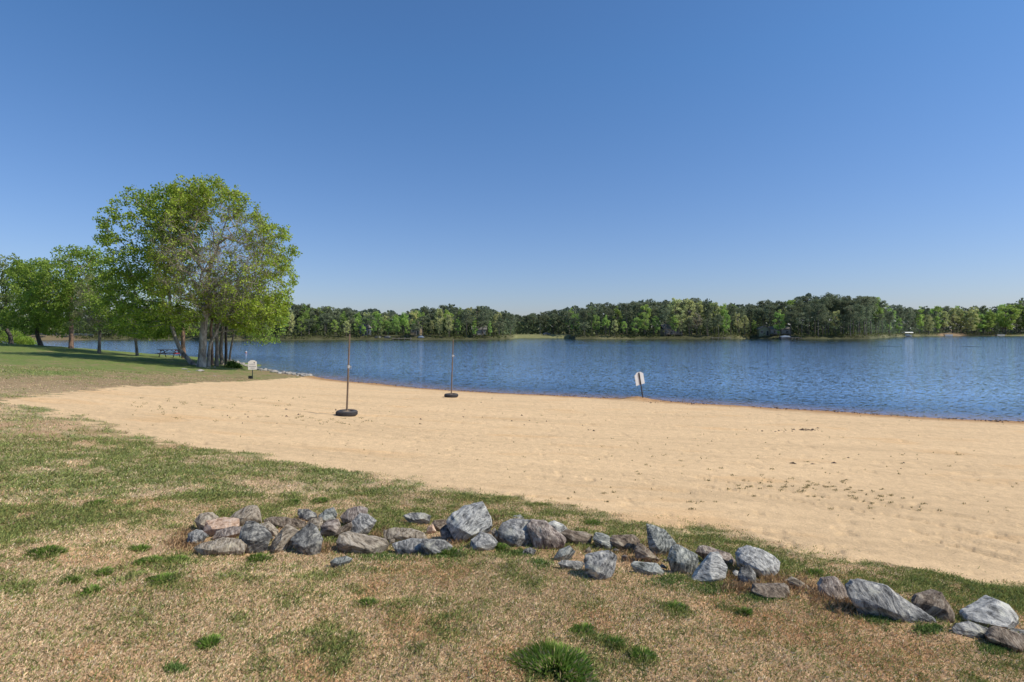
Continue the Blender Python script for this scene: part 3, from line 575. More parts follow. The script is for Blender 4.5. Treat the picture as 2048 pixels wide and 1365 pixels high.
ROCKS = [
('A',[(195,250),(235,195),(310,190),(360,235),(330,300),(255,325)],'tan',.6,'brown grey stone at the upper left end of the border'),
('A',[(275,300),(290,250),(400,235),(530,240),(535,290),(420,320),(300,360),(265,330)],'pink',.6,'orange pink stone near the left end of the border'),
('A',[(465,235),(520,185),(600,140),(650,140),(695,190),(705,240),(640,270),(540,290),(530,240)],'tan',.6,'streaked grey stone behind the orange pink stone'),
('A',[(140,410),(145,350),(190,325),(240,330),(280,365),(235,400),(170,430)],'blue',.6,'small pale grey stone leftmost in the border'),
('A',[(340,385),(370,330),(480,295),(560,295),(555,340),(450,380),(370,395)],'mauve',.6,'low grey brown stone in front of the orange pink stone'),
('A',[(205,460),(250,430),(400,390),(540,400),(590,440),(570,480),(350,500),(250,520)],'tan',.7,'flat grey stone lying frontmost at the left end'),
('A',[(550,380),(565,320),(600,260),(660,260),(720,310),(790,370),(760,420),(650,480),(605,505),(570,450)],'dark',.6,'big dark mottled grey stone with a pointed foot at left'),
('A',[(700,280),(760,262),(800,280),(850,330),(840,370),(790,360)],'tan',.5,'small rounded tan stone behind the big dark mottled stone'),
('A',[(745,245),(790,220),(900,220),(1010,240),(1060,260),(1050,300),(900,290),(850,310),(780,275)],'brown',.4,'long low dark brown stone behind the left stones'),
('A',[(795,480),(810,410),(900,295),(950,310),(1010,340),(960,410),(900,480),(830,490)],'tan',.6,'tilted tan grey slab between the two big dark stones'),
('A',[(960,400),(1000,350),(1100,275),(1140,300),(1170,370),(1195,400),(1180,450),(1130,500),(1040,510),(990,460)],'dark',.6,'rounded dark grey boulder right of the tilted tan slab'),
('A',[(1008,190),(1015,155),(1080,160),(1140,190),(1160,220),(1100,240),(1030,240)],'dark',.5,'small dark violet stone at the back beside the lichen stone'),
('A',[(1170,210),(1220,165),(1280,148),(1310,200),(1290,240),(1230,260),(1180,250)],'moss',.5,'lichen covered grey stone at the back left of centre'),
('A',[(1060,285),(1110,235),(1190,222),(1200,270),(1190,310),(1120,310)],'tan',.5,'small grey stone wedged behind the rounded dark boulder'),
('A',[(1190,290),(1240,250),(1320,235),(1335,290),(1320,350),(1250,370),(1190,350)],'mauve',.6,'grey brown stone with a rusty band below the lichen stone'),
('A',[(1345,220),(1400,160),(1490,135),(1550,160),(1545,195),(1480,230),(1440,280),(1370,260)],'mauve',.5,'purplish brown rounded stone behind the blue grey wedge'),
('A',[(1405,330),(1430,260),(1500,190),(1550,200),(1620,250),(1570,290),(1530,345),(1480,355),(1410,345)],'blue',.6,'blue grey wedge shaped stone above the flat brown grey stone'),
('A',[(1280,370),(1340,300),(1420,262),(1430,290),(1390,330),(1330,360)],'brown',.4,'low rusty brown stone left of the blue grey wedge'),
('A',[(1325,420),(1345,360),(1400,345),(1520,360),(1690,400),(1705,430),(1650,470),(1560,490),(1440,470),(1340,465)],'tan',.7,'large flat brown grey stone below the blue grey wedge'),
('A',[(1265,570),(1300,540),(1380,527),(1430,550),(1350,580),(1290,590)],'moss',.25,'pale stone almost buried in the lawn in front of the flat stone'),
('A',[(1845,210),(1890,188),(2000,185),(2048,210),(2040,250),(1990,265),(1900,240)],'blue',.4,'weedy grey stone at the back left of the largest boulder'),
('A',[(1690,330),(1760,305),(1900,310),(1990,345),(2020,390),(1900,390),(1800,400),(1700,400)],'tan',.5,'broad flat grey stone, upper one of two stacked flat stones'),
('A',[(1760,430),(1900,395),(2020,400),(2000,450),(1950,490),(1850,490),(1780,470)],'blue',.5,'broad flat grey stone, lower one of two stacked flat stones'),
('B',[(15,440),(25,395),(80,393),(190,415),(245,455),(235,520),(180,500),(100,500),(40,480)],'dark',.6,'low dark stone with a pale right end, in front of the largest boulder'),
('B',[(95,280),(110,245),(200,240),(225,270),(180,310),(130,320)],'brown',.4,'flat brown stone tucked left behind the largest boulder'),
('B',[(55,330),(65,290),(100,272),(125,330),(90,335)],'pink',.5,'tiny white pointed stone left of the largest boulder'),
('B',[(160,320),(200,280),(235,285),(262,370),(250,400),(180,390)],'dark',.5,'dark stone under the left side of the largest boulder'),
('B',[(220,260),(260,200),(350,155),(490,128),(515,190),(550,240),(555,290),(480,340),(400,380),(320,420),(280,390),(240,320)],'pale',.55,'largest boulder of the border, pale blue grey with white streaks'),
('B',[(400,470),(410,400),(480,345),(560,370),(605,420),(560,450),(470,475),(430,490)],'blue',.6,'grey stone leaning against the foot of the largest boulder'),
('B',[(485,340),(520,316),(570,328),(600,390),(560,372)],'brown',.5,'small dark pointed stone right of the largest boulder'),
('B',[(565,330),(590,305),(640,390),(650,425),(600,410)],'tan',.4,'narrow tan slab right of the largest boulder'),
('B',[(690,245),(740,210),(790,198),(820,230),(815,265),(720,262)],'moss',.4,'greenish lichen stone on top behind the whorled boulder'),
('B',[(620,330),(650,280),(740,250),(830,260),(885,260),(880,400),(840,430),(790,450),(730,440),(670,410),(640,380)],'blue',.6,'big whorled grey boulder right of the largest boulder'),
('B',[(850,290),(880,260),(920,275),(990,265),(1040,320),(1140,400),(1130,425),(1060,455),(915,475),(890,420),(870,350)],'mauve',.55,'pinkish grey peaked boulder leaning on the whorled boulder'),
('B',[(1000,270),(1060,253),(1130,280),(1170,325),(1120,350),(1080,340),(1040,310)],'pale',.5,'smooth blue grey stone behind the pinkish peaked boulder'),
('B',[(1115,345),(1150,325),(1310,340),(1350,365),(1340,410),(1250,435),(1200,430),(1150,390)],'brown',.5,'dark brown knobbly stone right of the pinkish peaked boulder'),
('B',[(810,500),(820,475),(870,458),(910,480),(890,505),(830,520)],'dark',.5,'small blackish stone in front of the pinkish peaked boulder'),
('B',[(1060,540),(1100,480),(1180,445),(1220,490),(1170,520),(1100,545)],'moss',.25,'flat blue grey stone sunk in orange earth, upper of two'),
('B',[(1090,580),(1130,562),(1240,566),(1290,585),(1240,630),(1150,605)],'blue',.2,'flat dark grey stone sunk in the lawn left of the tall white streaked boulder'),
('B',[(1300,570),(1310,535),(1430,500),(1490,490),(1545,530),(1530,620),(1500,690),(1420,705),(1370,670),(1310,620)],'blue',.65,'grey boulder with a white right face standing in front of the row'),
('B',[(1365,390),(1385,352),(1440,350),(1490,375),(1515,450),(1450,460),(1400,430)],'moss',.6,'small rounded green grey stone right of the dark knobbly stone'),
('B',[(1500,400),(1520,365),(1640,355),(1700,375),(1725,410),(1680,470),(1600,465),(1520,430)],'brown',.5,'brown loaf shaped stone right of the small green grey stone'),
('B',[(1790,280),(1850,290),(1930,330),(1990,400),(2020,440),(1970,500),(1900,515),(1840,490),(1810,440),(1800,360)],'moss',.45,'tall upright pointed grey boulder at right of centre'),
('B',[(1695,480),(1720,425),(1760,440),(1880,550),(1850,565),(1780,555),(1710,540)],'brown',.5,'brown triangular stone left of the tall upright boulder'),
('B',[(1665,590),(1690,572),(1780,575),(1870,590),(1920,655),(1880,675),(1790,670),(1700,630)],'moss',.5,'low dark slate stone right of the white faced boulder'),
('C',[(375,430),(420,330),(480,310),(540,370),(650,400),(660,450),(620,560),(570,585),(480,520),(400,480)],'moss',.5,'green grey stone with white lichen right below the tall upright boulder'),
('C',[(650,370),(690,315),(760,320),(830,370),(890,370),(960,380),(1020,450),(1010,490),(900,470),(750,400)],'mauve',.4,'long brown grey stone behind the pale green wedge stone'),
('C',[(605,660),(640,590),(730,480),(800,385),(860,380),(900,440),(940,520),(920,620),(870,655),(700,670)],'pale',.6,'pale green grey wedge stone with a white crusted edge'),
('C',[(1005,570),(1030,545),(1065,560),(1060,610),(1020,605)],'blue',.6,'little grey stone between the pale wedge and the speckled boulder'),
('C',[(1060,600),(1090,540),(1160,500),(1220,580),(1230,680),(1110,700),(1070,660)],'dark',.5,'dark shaded stone under the speckled boulder'),
('C',[(1075,430),(1110,380),(1190,345),(1290,360),(1400,420),(1450,470),(1440,550),(1320,620),(1250,590),(1180,530),(1090,480)],'pale',.7,'rounded speckled grey boulder over the dried rusty weeds'),
('C',[(1200,750),(1230,700),(1330,690),(1530,700),(1545,760),(1520,830),(1450,850),(1330,810),(1240,790)],'brown',.6,'grey brown block stone in front of the speckled boulder'),
('C',[(1540,640),(1590,615),(1650,640),(1740,710),(1800,740),(1700,760),(1620,700)],'tan',.25,'low half buried stone right of the speckled boulder'),
('D',[(190,290),(220,240),(290,210),(350,230),(400,290),(430,340),(460,430),(350,440),(230,420),(200,400)],'mauve',.5,'rough grey stone at the upper end of the long slab'),
('D',[(465,400),(470,320),(520,265),(640,270),(800,310),(940,400),(1060,480),(1170,570),(1210,610),(1180,630),(1080,640),(900,590),(700,530),(560,480)],'blue',.35,'long grey slab with a dark crack lying at lower right'),
('D',[(1050,450),(1080,380),(1230,375),(1290,365),(1350,450),(1400,550),(1400,610),(1290,635),(1200,590),(1120,510)],'brown',.7,'dark brown block stone right of the long slab'),
('D',[(1545,600),(1560,560),(1680,470),(1800,425),(1900,470),(1980,570),(1980,630),(1920,700),(1800,690),(1650,640)],'pale',.6,'white and grey boulder near the lower right corner'),
('D',[(1400,680),(1440,635),(1570,628),(1700,670),(1780,720),(1740,750),(1530,755),(1430,720)],'blue',.4,'low grey stone in front of the white and grey corner boulder'),
('D',[(1740,770),(1790,690),(1830,675),(1960,715),(2060,760),(2070,870),(1950,880),(1850,830)],'brown',.6,'dark brown stone in the lower right corner of the border'),
('D',[(1930,700),(1960,680),(2080,700),(2090,750),(2000,740)],'dark',.5,'dark grey stone cut by the right edge of the picture'),
]
from mathutils import noise as mnoise
def build_rock(outline, mat, thick, label, seed, d_add=0.0):
    rs = random.Random(seed)
    _cx = sum(p[0] for p in outline)/len(outline); _cy = max(p[1] for p in outline); outline = [(_cx+(x-_cx)*1.09, _cy+(y-_cy)*1.06) for x, y in outline]
    by = max(p[1] for p in outline); bx = sum(p[0] for p in outline if p[1] > by-8)/max(1, sum(1 for p in outline if p[1] > by-8))
    c = unproj(bx, by-1); xs = [p[0] for p in outline]; ys = [p[1] for p in outline]
    w = (max(xs)-min(xs)); h = (max(ys)-min(ys)); sc = c[1]/F
    dep = max(.05, thick*min(w, h*1.6)*sc); d0 = c[1]+dep*.45
    y0_, y1_ = min(ys), max(ys)
    dl = [c[1]+dep*(.04+.50*(y1_-y)/(y1_-y0_)) for x, y in outline]
    pts = [((x-CX)*d_/F, H0-(y-HY)*d_/F) for (x, y), d_ in zip(outline, dl)]; pd = [d_-d0 for d_ in dl]
    mx_ = sum(p[0] for p in pts)/len(pts); mz = sum(p[1] for p in pts)/len(pts)
    V = []
    for i, (x, z) in enumerate(pts):
        V.append((x, pd[i], z))
        V.append((mx_+(x-mx_)*rs.uniform(.86, .97), pd[i]+rs.uniform(.15, .5)*dep, mz+(z-mz)*rs.uniform(.84, .95)))
    # front and back ridges
    for k in range(5):
        a = rs.choice(range(len(pts))); b = rs.choice(range(len(pts))); t = rs.uniform(.3, .7); q = rs.uniform(.35, .72)
        x = pts[a][0]*t+pts[b][0]*(1-t); z = pts[a][1]*t+pts[b][1]*(1-t)
        pf = pd[a]*t+pd[b]*(1-t)
        V.append((mx_+(x-mx_)*q, pf-dep*rs.uniform(.16, .48), mz+(z-mz)*q))
        V.append((mx_+(x-mx_)*q, pf+dep*rs.uniform(.5, .9), mz+(z-mz)*q*.8-.01))
    zl = min(p[1] for p in pts)
    for i, (x, z) in enumerate(pts):
        if z < mz: V.append((mx_+(x-mx_)*.9, pd[i]+rs.uniform(.02, .5)*dep, z-.06))
    bm = bmesh.new()
    cy = d0; org = Vector((mx_, cy, max(gz1(mx_, cy), zl)))
    for v in V: bm.verts.new((v[0]-mx_, v[1], v[2]-org.z))
    r = bmesh.ops.convex_hull(bm, input=bm.verts)
    junk = [e for e in r['geom_interior']+r['geom_unused'] if isinstance(e, bmesh.types.BMVert) and e.is_valid]
    bmesh.ops.delete(bm, geom=list(set(junk)), context='VERTS')
    size = max(w, h)*sc
    bmesh.ops.dissolve_limit(bm, angle_limit=.22, verts=bm.verts, edges=bm.edges)
    bmesh.ops.bevel(bm, geom=bm.edges[:], offset=size*.007, segments=1, affect='EDGES', profile=.6)
    bmesh.ops.triangulate(bm, faces=bm.faces[:])
    L0 = size*.07
    for _ in range(5):
        ed = [e for e in bm.edges if e.calc_length() > L0]
        if not ed or len(bm.faces) > 9000: break
        bmesh.ops.subdivide_edges(bm, edges=ed, cuts=1); bmesh.ops.triangulate(bm, faces=[f for f in bm.faces if len(f.verts) > 3])
    bm.normal_update()
    so = Vector((seed*3.7, seed*1.3, 0)); ax = Vector((rs.uniform(-1, 1), rs.uniform(-.3, .3), rs.uniform(-1, 1))).normalized()
    offs = []
    for v in bm.verts:
        p = v.co/size
        n = mnoise.fractal(p*3.2+so, 1., 2., 4)*.012+mnoise.fractal(p*13+so, .8, 2., 3)*.009
        st = mnoise.noise(Vector((p.dot(ax)*16, 1.3*p.x, seed)))    # splitting planes
        offs.append(v.normal*(n+.009*st)*size)
    for v, o_ in zip(bm.verts, offs): v.co += o_
    me = bpy.data.meshes.new('stone'); bm.to_mesh(me); bm.free(); me.materials.append(RM[mat])
    me.polygons.foreach_set('use_smooth', np.ones(len(me.polygons), dtype=bool))
    me.set_sharp_from_angle(angle=math.radians(16))
    o = obj('boulder' if size > .28 else 'stone', me); o.location = org
    tag(o, label, 'stone', 'stones of the border between lawn and beach'); return o
for i, (cr_, pts, mt, thk, lab) in enumerate(ROCKS):
    ox, oy, s = crops[cr_]
    build_rock([(ox+x/s, oy+y/s) for x, y in pts], mt, thk, lab, i+3)

def chip_mesh(seed, mat):
    rs = random.Random(seed); bm = bmesh.new()
    for _ in range(11):
        v = Vector((rs.gauss(0, 1), rs.gauss(0, 1), rs.gauss(0, 1))).normalized(); bm.verts.new((v.x*.5, v.y*.36, v.z*.28+.06))
    bmesh.ops.convex_hull(bm, input=bm.verts); me = bpy.data.meshes.new('stone_chip'); bm.to_mesh(me); bm.free(); me.materials.append(mat); return me
CH = [chip_mesh(50+i, RM[m]) for i, m in enumerate(('tan', 'mauve', 'blue', 'brown', 'pale', 'tan', 'moss'))]
rs_ = random.Random(4)
for i in range(70):
    k = rs_.randrange(len(BED)-1); t = rs_.random(); x = BED[k][0]*(1-t)+BED[k+1][0]*t+rs_.gauss(0, .12); y = BED[k][1]*(1-t)+BED[k+1][1]*t+rs_.gauss(.05, .17)
    q = rs_.uniform(.025, .085); o = obj('stone_chip', rs_.choice(CH)); o.location = (x, y, gz1(x, y)); o.scale = (q, q, q*.9); o.rotation_euler = (rs_.uniform(-.4, .4), rs_.uniform(-.4, .4), rs_.uniform(0, 6))
    tag(o, 'small stone chip lying in the earth between the border stones', 'stone chip', 'stone chips between the border stones')

# ------------------------------------------------------------------ shore riprap and white rocks by the sycamore
def pebble_mesh(seed, mat):
    rs = random.Random(seed); bm = bmesh.new()
    for _ in range(16):
        v = Vector((rs.gauss(0, 1), rs.gauss(0, 1), rs.gauss(0, 1))).normalized()
        bm.verts.new((v.x*.5, v.y*.4, v.z*.30+.1))
    bmesh.ops.convex_hull(bm, input=bm.verts); bmesh.ops.bevel(bm, geom=bm.edges[:], offset=.03, segments=1, affect='EDGES')
    me = bpy.data.meshes.new('riprap_stone'); bm.to_mesh(me); bm.free(); me.materials.append(mat); return me
wm = rockmat('white_stone', (.17, .155, .14), (.36, .33, .295), (.56, .53, .48), .2); wm2 = rockmat('grey_riprap', (.12, .11, .10), (.30, .28, .26), (.5, .47, .44), .2)
PB = [pebble_mesh(i, wm if i % 3 else wm2) for i in range(9)]
line = [(455,722),(470,724),(490,731),(505,736),(525,741),(550,745),(575,748),(600,751),(622,753)]
for i in range(64):
    t = i/63*(len(line)-1); k = min(int(t), len(line)-2); f_ = t-k
    px = line[k][0]*(1-f_)+line[k+1][0]*f_+random.uniform(-2, 2); py = line[k][1]*(1-f_)+line[k+1][1]*f_+random.uniform(-1.2, 2.0)
    c = unproj(px, py); s = random.uniform(.22, .6)
    o = obj('riprap_stone', random.choice(PB)); o.location = (c[0], c[1], c[2]); o.scale = (s, s, s*.9); o.rotation_euler = (random.uniform(-.3, .3), random.uniform(-.3, .3), random.uniform(0, 6))
    tag(o, 'pale riprap stone in the line along the lake edge by the sign', 'stone', 'riprap stones along the lake edge')
for px, py, s, lab in ((399,743,.75,'white flat stone on the grass in front of the sycamore trunk'),(370,739.5,.6,'white flat stone on the grass below the leaning trunk'),(378,744,.3,'tiny white stone between the two white stones below the trunks'),
        (418,737,.45,'pale stone right of the sycamore foot, nearer one'),(428,735.5,.4,'pale stone right of the sycamore foot, farther one'),(430,752,.25,'small pale stone on the bare turf left of the front facing sign')):
    c = unproj(px, py); o = obj('white_stone', random.choice(PB[1:3])); o.location = c; o.scale = (s, s, s*.5); tag(o, lab, 'stone')

# ------------------------------------------------------------------ trees
def tube(V, Fc, p0, p1, r0, r1, k, last=None):
    """append a frustum to lists; returns ring index of the end"""
    d = (p1-p0); l = d.length
    if l < 1e-5: return last
    d /= l; a = Vector((0, 0, 1)) if abs(d.z) < .8 else Vector((1, 0, 0)); u_ = d.cross(a).normalized(); v_ = d.cross(u_)
    def ring(p, r):
        s = len(V)
        for i in range(k):
            t = 2*math.pi*i/k; V.append(p+u_*math.cos(t)*r+v_*math.sin(t)*r)
        return s
    s0 = ring(p0, r0); s1 = ring(p1, r1)
    for i in range(k): Fc.append((s0+i, s0+(i+1) % k, s1+(i+1) % k, s1+i))
def grow(trunk_pts, crown_pts, jit, alpha=.35, seed=1):
    """join crown points to a growing skeleton; returns nodes, parents"""
    rs = random.Random(seed)
    nodes_ = [Vector(p) for p in trunk_pts]; par = [-1]+list(range(len(trunk_pts)-1)); 
    plen = [0]
    for i in range(1, len(nodes_)): plen.append(plen[-1]+(nodes_[i]-nodes_[i-1]).length)
    A = np.array([tuple(n) for n in nodes_]); start = max(1, int(len(trunk_pts)*.45))
    ok = np.zeros(len(A), bool); ok[start:] = True; PL = np.array(plen)
    top = nodes_[-1]
    cp = sorted(crown_pts, key=lambda p: min((Vector(p)-nodes_[i]).length for i in range(start, len(trunk_pts))))
    tips = []
    for p in cp:
        p = Vector(p); D = np.linalg.norm(A-np.array(tuple(p)), axis=1)
        cost = D*1.0+alpha*PL*.5; cost[~ok] = 1e9; cost += np.maximum(0, A[:, 2]-p.z-.3)*.9
        j = int(np.argmin(cost)); a = Vector(A[j]); l = (p-a).length; n = max(1, min(5, int(l/jit)))
        prev = j
        for q in range(1, n+1):
            t = q/n; m = a.lerp(p, t)
            m.z += -.10*l*math.sin(t*math.pi)*(.6)
            if q < n: m += Vector((rs.gauss(0, 1), rs.gauss(0, 1), rs.gauss(0, 1)))*jit*.12
            nodes_.append(m); par.append(prev); PL = np.append(PL, PL[prev]+(m-Vector(A[prev])).length)
            A = np.vstack([A, np.array(tuple(m))]); ok = np.append(ok, True); prev = len(nodes_)-1
        tips.append(prev)
    return nodes_, par, tips
def skeleton_mesh(name, nodes_, par, r_base, r_tip, mat, k=6, exps=1.75, flare=1.0, ntrunk=0):
    n = len(nodes_); w = np.zeros(n); ch = [0]*n
    for i in range(n):
        if par[i] >= 0: ch[par[i]] += 1
    for i in range(n-1, -1, -1):
        if ch[i] == 0: w[i] += 1
        if par[i] >= 0: w[par[i]] += w[i]
    # (children always come after parents)
    rad = r_tip*(w**(1/exps)); rad *= 1; mxr = rad[0]
    sc = r_base/mxr; rad = r_tip+(rad-r_tip)*max(0, (r_base-r_tip))/(mxr-r_tip+1e-9)
    V = []; Fc = []
    for i in range(1, n):
        p = par[i]; r0 = min(rad[p], rad[i]*1.25); r1 = rad[i]
        if i < max(ntrunk, 2): r0 = rad[p]*(1-.06*(i-1)); r1 = rad[i]*(1-.06*i)
        if i == 1: r0 *= 1.18*flare
        tube(V, Fc, nodes_[p], nodes_[i], max(r0, r_tip), max(r1, r_tip*.7), k if r1 > r_tip*3 else 4)
    return npmesh(name, np.array([tuple(v) for v in V]), Fc, mat, smooth=True)
def leaves(centres, radii, counts, size, colA, colB, seed=0, drop=0, aspect=.8, flat=0.):
    rg = np.random.default_rng(seed); C_ = np.repeat(np.asarray(centres), counts, axis=0); Rr = np.repeat(np.asarray(radii), counts)
    n = len(C_); d = rg.normal(0, 1, (n, 3)); d /= np.linalg.norm(d, axis=1)[:, None]; q = rg.random(n)**.5
    P_ = C_+d*(Rr*q)[:, None]*np.array([1, 1, .75]); P_[:, 2] -= drop*rg.random(n)
    u_ = rg.normal(0, 1, (n, 3)); u_ /= np.linalg.norm(u_, axis=1)[:, None]; v_ = rg.normal(0, 1, (n, 3)); 
    if flat: u_[:, 2] *= (1-flat); v_[:, 2] *= (1-flat)
    v_ -= u_*(u_*v_).sum(1)[:, None]; v_ /= np.linalg.norm(v_, axis=1)[:, None]+1e-9
    s = size*rg.uniform(.55, 1.25, n)[:, None]
    V = np.stack([P_-u_*s*.5, P_+v_*s*.5*aspect, P_+u_*s*.5, P_-v_*s*.5*aspect], 1).reshape(-1, 3)
    Fc = (np.arange(n)[:, None]*4+np.arange(4)[None, :])
    cl = rg.random(len(centres)); clr = np.repeat(cl, counts)*.6+rg.random(n)*.4
    col = np.asarray(colA)*(1-clr[:, None])+np.asarray(colB)*clr[:, None]; col = col*rg.uniform(.75, 1.25, (n, 1))
    return V, Fc, np.repeat(col, 4, axis=0)
def merge(parts):
    V, Fc, C_, o = [], [], [], 0
    for a, b, c in parts: V.append(a); Fc.append(b+o); C_.append(c); o += len(a)
    return np.concatenate(V), np.concatenate(Fc), np.concatenate(C_)

LEAF = leafmat('foliage', .38, rnd=.0); FARLEAF = leafmat('far_foliage', .38, rnd=.22, spec=.1)
syc_bark = barkmat('sycamore_bark', (.10, .08, .065), (.44, .39, .33), 4.0)
grey_bark = barkmat('grey_bark', (.085, .07, .055), (.26, .22, .18), 6)
red_bark = barkmat('pine_bark', (.11, .06, .04), (.30, .19, .13), 5)
dark_bark = barkmat('dark_bark', (.03, .024, .02), (.10, .08, .065), 5)
far_bark = barkmat('far_bark', (.06, .05, .042), (.20, .165, .135), .8)

def ell_pts(lobes, n, rs, base, shell=.62):
    """lobes (px,py,rx_px,rz_px,depth_offset,ry_m) -> points in world about depth of base"""
    d = base[1]; s = d/F; P_ = []
    wts = [l[2]*l[3] for l in lobes]
    while len(P_) < n:
        l = rs.choices(lobes, wts)[0]
        v = Vector((rs.gauss(0, 1), rs.gauss(0, 1), rs.gauss(0, 1))).normalized(); q = rs.uniform(shell, 1)**.6 if rs.random() < .72 else rs.random()**.5
        x = (l[0]-CX)*s+v.x*q*l[2]*s; z = H0-(l[1]-HY)*s+v.z*q*l[3]*s; y = d+l[4]+v.y*q*l[5]
        P_.append((x, y, z))
    return P_
def near_tree(name, label, trunk_px, d, lobes, ntips, r_base, bark, lcols, lsize=.15, per=34, lrad=.55, group=None, seed=1, bare=0., twig=.012, extra=None, jit=.7):
    """trunk_px: polyline of photo pixels, base first"""
    rs = random.Random(seed); s = d/F
    bp = ((trunk_px[0][0]-CX)*s, d); bz = gz1(*bp)
    root = empty(name, (bp[0], bp[1], bz), label, 'tree', group)
    tp = []
    fine = []
    for i in range(len(trunk_px)-1):
        a, b = trunk_px[i], trunk_px[i+1]; m = max(1, int(math.hypot(a[0]-b[0], a[1]-b[1])*s/.8))
        for q in range(m): fine.append((a[0]+(b[0]-a[0])*q/m, a[1]+(b[1]-a[1])*q/m))
    fine.append(trunk_px[-1])
    for i, (x, y) in enumerate(fine):
        tp.append(((x-CX)*s, d+rs.uniform(-.08, .08), H0-(y-HY)*s if i else bz-.15))
    pts = ell_pts(lobes, ntips, rs, bp)
    nd, pr, tips = grow(tp, pts, jit, seed=seed)
    off = Vector((bp[0], bp[1], bz)); nd = [n-off for n in nd]
    tm = skeleton_mesh(name+'_trunk', nd, pr, r_base, twig, bark, k=8, ntrunk=len(tp))
    obj('trunk', tm, root)
    cen = np.array([tuple(nd[t]) for t in tips])
    # foliage thins out toward the middle where twigs show
    cc = cen.mean(0); span = cen.std(0)*1.9+1e-3; span[1] *= 1+2.2*bare; q = np.linalg.norm((cen-cc)/span, axis=1)
    cnt = np.maximum(2, (per*(1+.35*bare)*(np.clip(q, 1-bare, 1.12))**(1.5+1.6*bare)*np.array([rs.uniform(.35, 1.5) for _ in tips]))).astype(int)
    sh = [i for i in range(len(cen)) if q[i] > .95 and rs.random() < .5]
    if sh:
        dirs = (cen[sh]-cc); dirs /= np.linalg.norm(dirs, axis=1)[:, None]; sc_ = cen[sh]+dirs*np.array([[rs.uniform(.12, .45)] for _ in sh])
        parts0 = leaves(sc_, np.full(len(sh), .30), np.full(len(sh), 14), lsize, lcols[0], lcols[1], seed+9)
    parts = ([parts0] if sh else [])+[leaves(cen, np.full(len(cen), lrad), cnt, lsize, lcols[0], lcols[1], seed, drop=.1)]
    if extra: parts.append(leaves(cen, np.full(len(cen), lrad*.7), np.maximum(1, cnt//5), lsize*.6, extra, extra, seed+1))
    if bare > .25: parts.append(leaves(cen, np.full(len(cen), lrad*1.1), np.where(q < .85, 9, 2), .8, (.24, .18, .13), (.44, .38, .30), seed+2, aspect=.03))
    V, Fc, c = merge(parts)
    obj('crown', npmesh(name+'_crown', V, Fc, LEAF, cols=c), root)
    return root
G1 = ((.18, .28, .03), (.34, .44, .06)); G2 = ((.16, .26, .035), (.32, .42, .07)); G3 = ((.16, .21, .055), (.31, .33, .12)); GY = ((.21, .31, .03), (.40, .48, .06)); GB = ((.16, .27, .035), (.30, .40, .06))
near_tree('sycamore_tree', 'big round crowned sycamore with pale mottled trunk beside the beach', [(402,738),(404,715),(405,690),(406,660),(410,630),(415,590),(420,540)], 45.0,
   [(430,500,118,122,0,4.6),(500,560,84,100,0,3.8),(505,612,70,56,0,3.0),(385,560,66,96,-.5,3.2),(415,400,66,42,0,3.2),(540,500,44,60,0,2.4)], 1700, .33, syc_bark, GY, .17, 28, .44, None, 5, .56, .012, (.26, .20, .05), .8)
near_tree('leaning_tree', 'tree with curved trunk leaning out left from the sycamore foot', [(393,737),(378,722),(362,702),(350,676),(343,648),(341,620),(338,590),(330,540),(320,480)], 46.5,
   [(300,480,82,105,0,4.2),(270,560,58,70,0,3.4),(325,405,60,38,1,3),(300,640,60,40,0,3),(345,430,55,60,.5,3.2)], 900, .19, syc_bark, G1, .18, 34, .48, None, 8, .12, .014, None, .8)
near_tree('forked_tree', 'pale forked stem tree touching the right of the sycamore trunk', [(417,732),(418,705),(422,685),(432,665),(440,645),(452,615)], 46.3,
   [(470,590,60,60,0,3),(500,630,60,35,0,2.5)], 150, .14, syc_bark, G1, .16, 26, .6, None, 9, .3, .012)
clump = 'slim trees in the clump right of the sycamore'
near_tree('slim_tree', 'slim dark reddish trunk, first right of the forked stem', [(424,730),(424,700),(422,660),(425,620)], 48.5, [(440,600,40,50,0,2)], 50, .13, red_bark, G2, .16, 34, .6, clump, 10)
near_tree('slim_tree', 'slim grey trunk, second in the clump right of the forked stem', [(433,729),(434,700),(432,660),(436,620)], 48, [(450,605,50,40,0,2)], 55, .16, grey_bark, G1, .16, 34, .6, clump, 11)
near_tree('slim_tree', 'slim mossy trunk, third in the clump and slightly bowed', [(445,727),(441,700),(444,670),(447,640),(450,610)], 50, [(470,610,50,40,0,2)], 65, .17, grey_bark, G1, .16, 34, .6, clump, 12)
near_tree('slim_tree', 'slim dark trunk, fourth in the clump beside the bowed one', [(452,726),(452,700),(451,660),(455,630)], 50.5, [(490,620,50,40,0,2)], 65, .13, dark_bark, G2, .16, 34, .6, clump, 13)
near_tree('slim_tree', 'thinnest trunk leaning right at the lake end of the clump', [(458,724),(461,700),(467,670),(474,640)], 50, [(520,655,46,34,0,2),(500,620,50,30,0,2),(505,640,40,24,0,1.6)], 90, .09, grey_bark, GB, .15, 36, .55, clump, 14)
near_tree('brown_trunk_tree', 'tree with straight brown trunk behind the leaning tree and picnic table', [(367,716),(367,690),(366,660),(362,620),(360,570)], 56, [(350,600,60,56,0,3.2),(370,640,50,26,0,3),(310,655,36,20,0,2)], 180, .20, red_bark, G1, .17, 30, .7, None, 15)
near_tree('lakeside_tree', 'slender tree left of the picnic table with leafy low crown', [(275,713),(273,695),(270,665),(268,630),(268,600)], 56, [(262,600,55,55,0,3.2),(225,610,40,40,0,2.6),(290,650,50,24,0,2.4),(245,650,40,22,0,2)], 300, .13, grey_bark, G2, .18, 34, .6, None, 16)
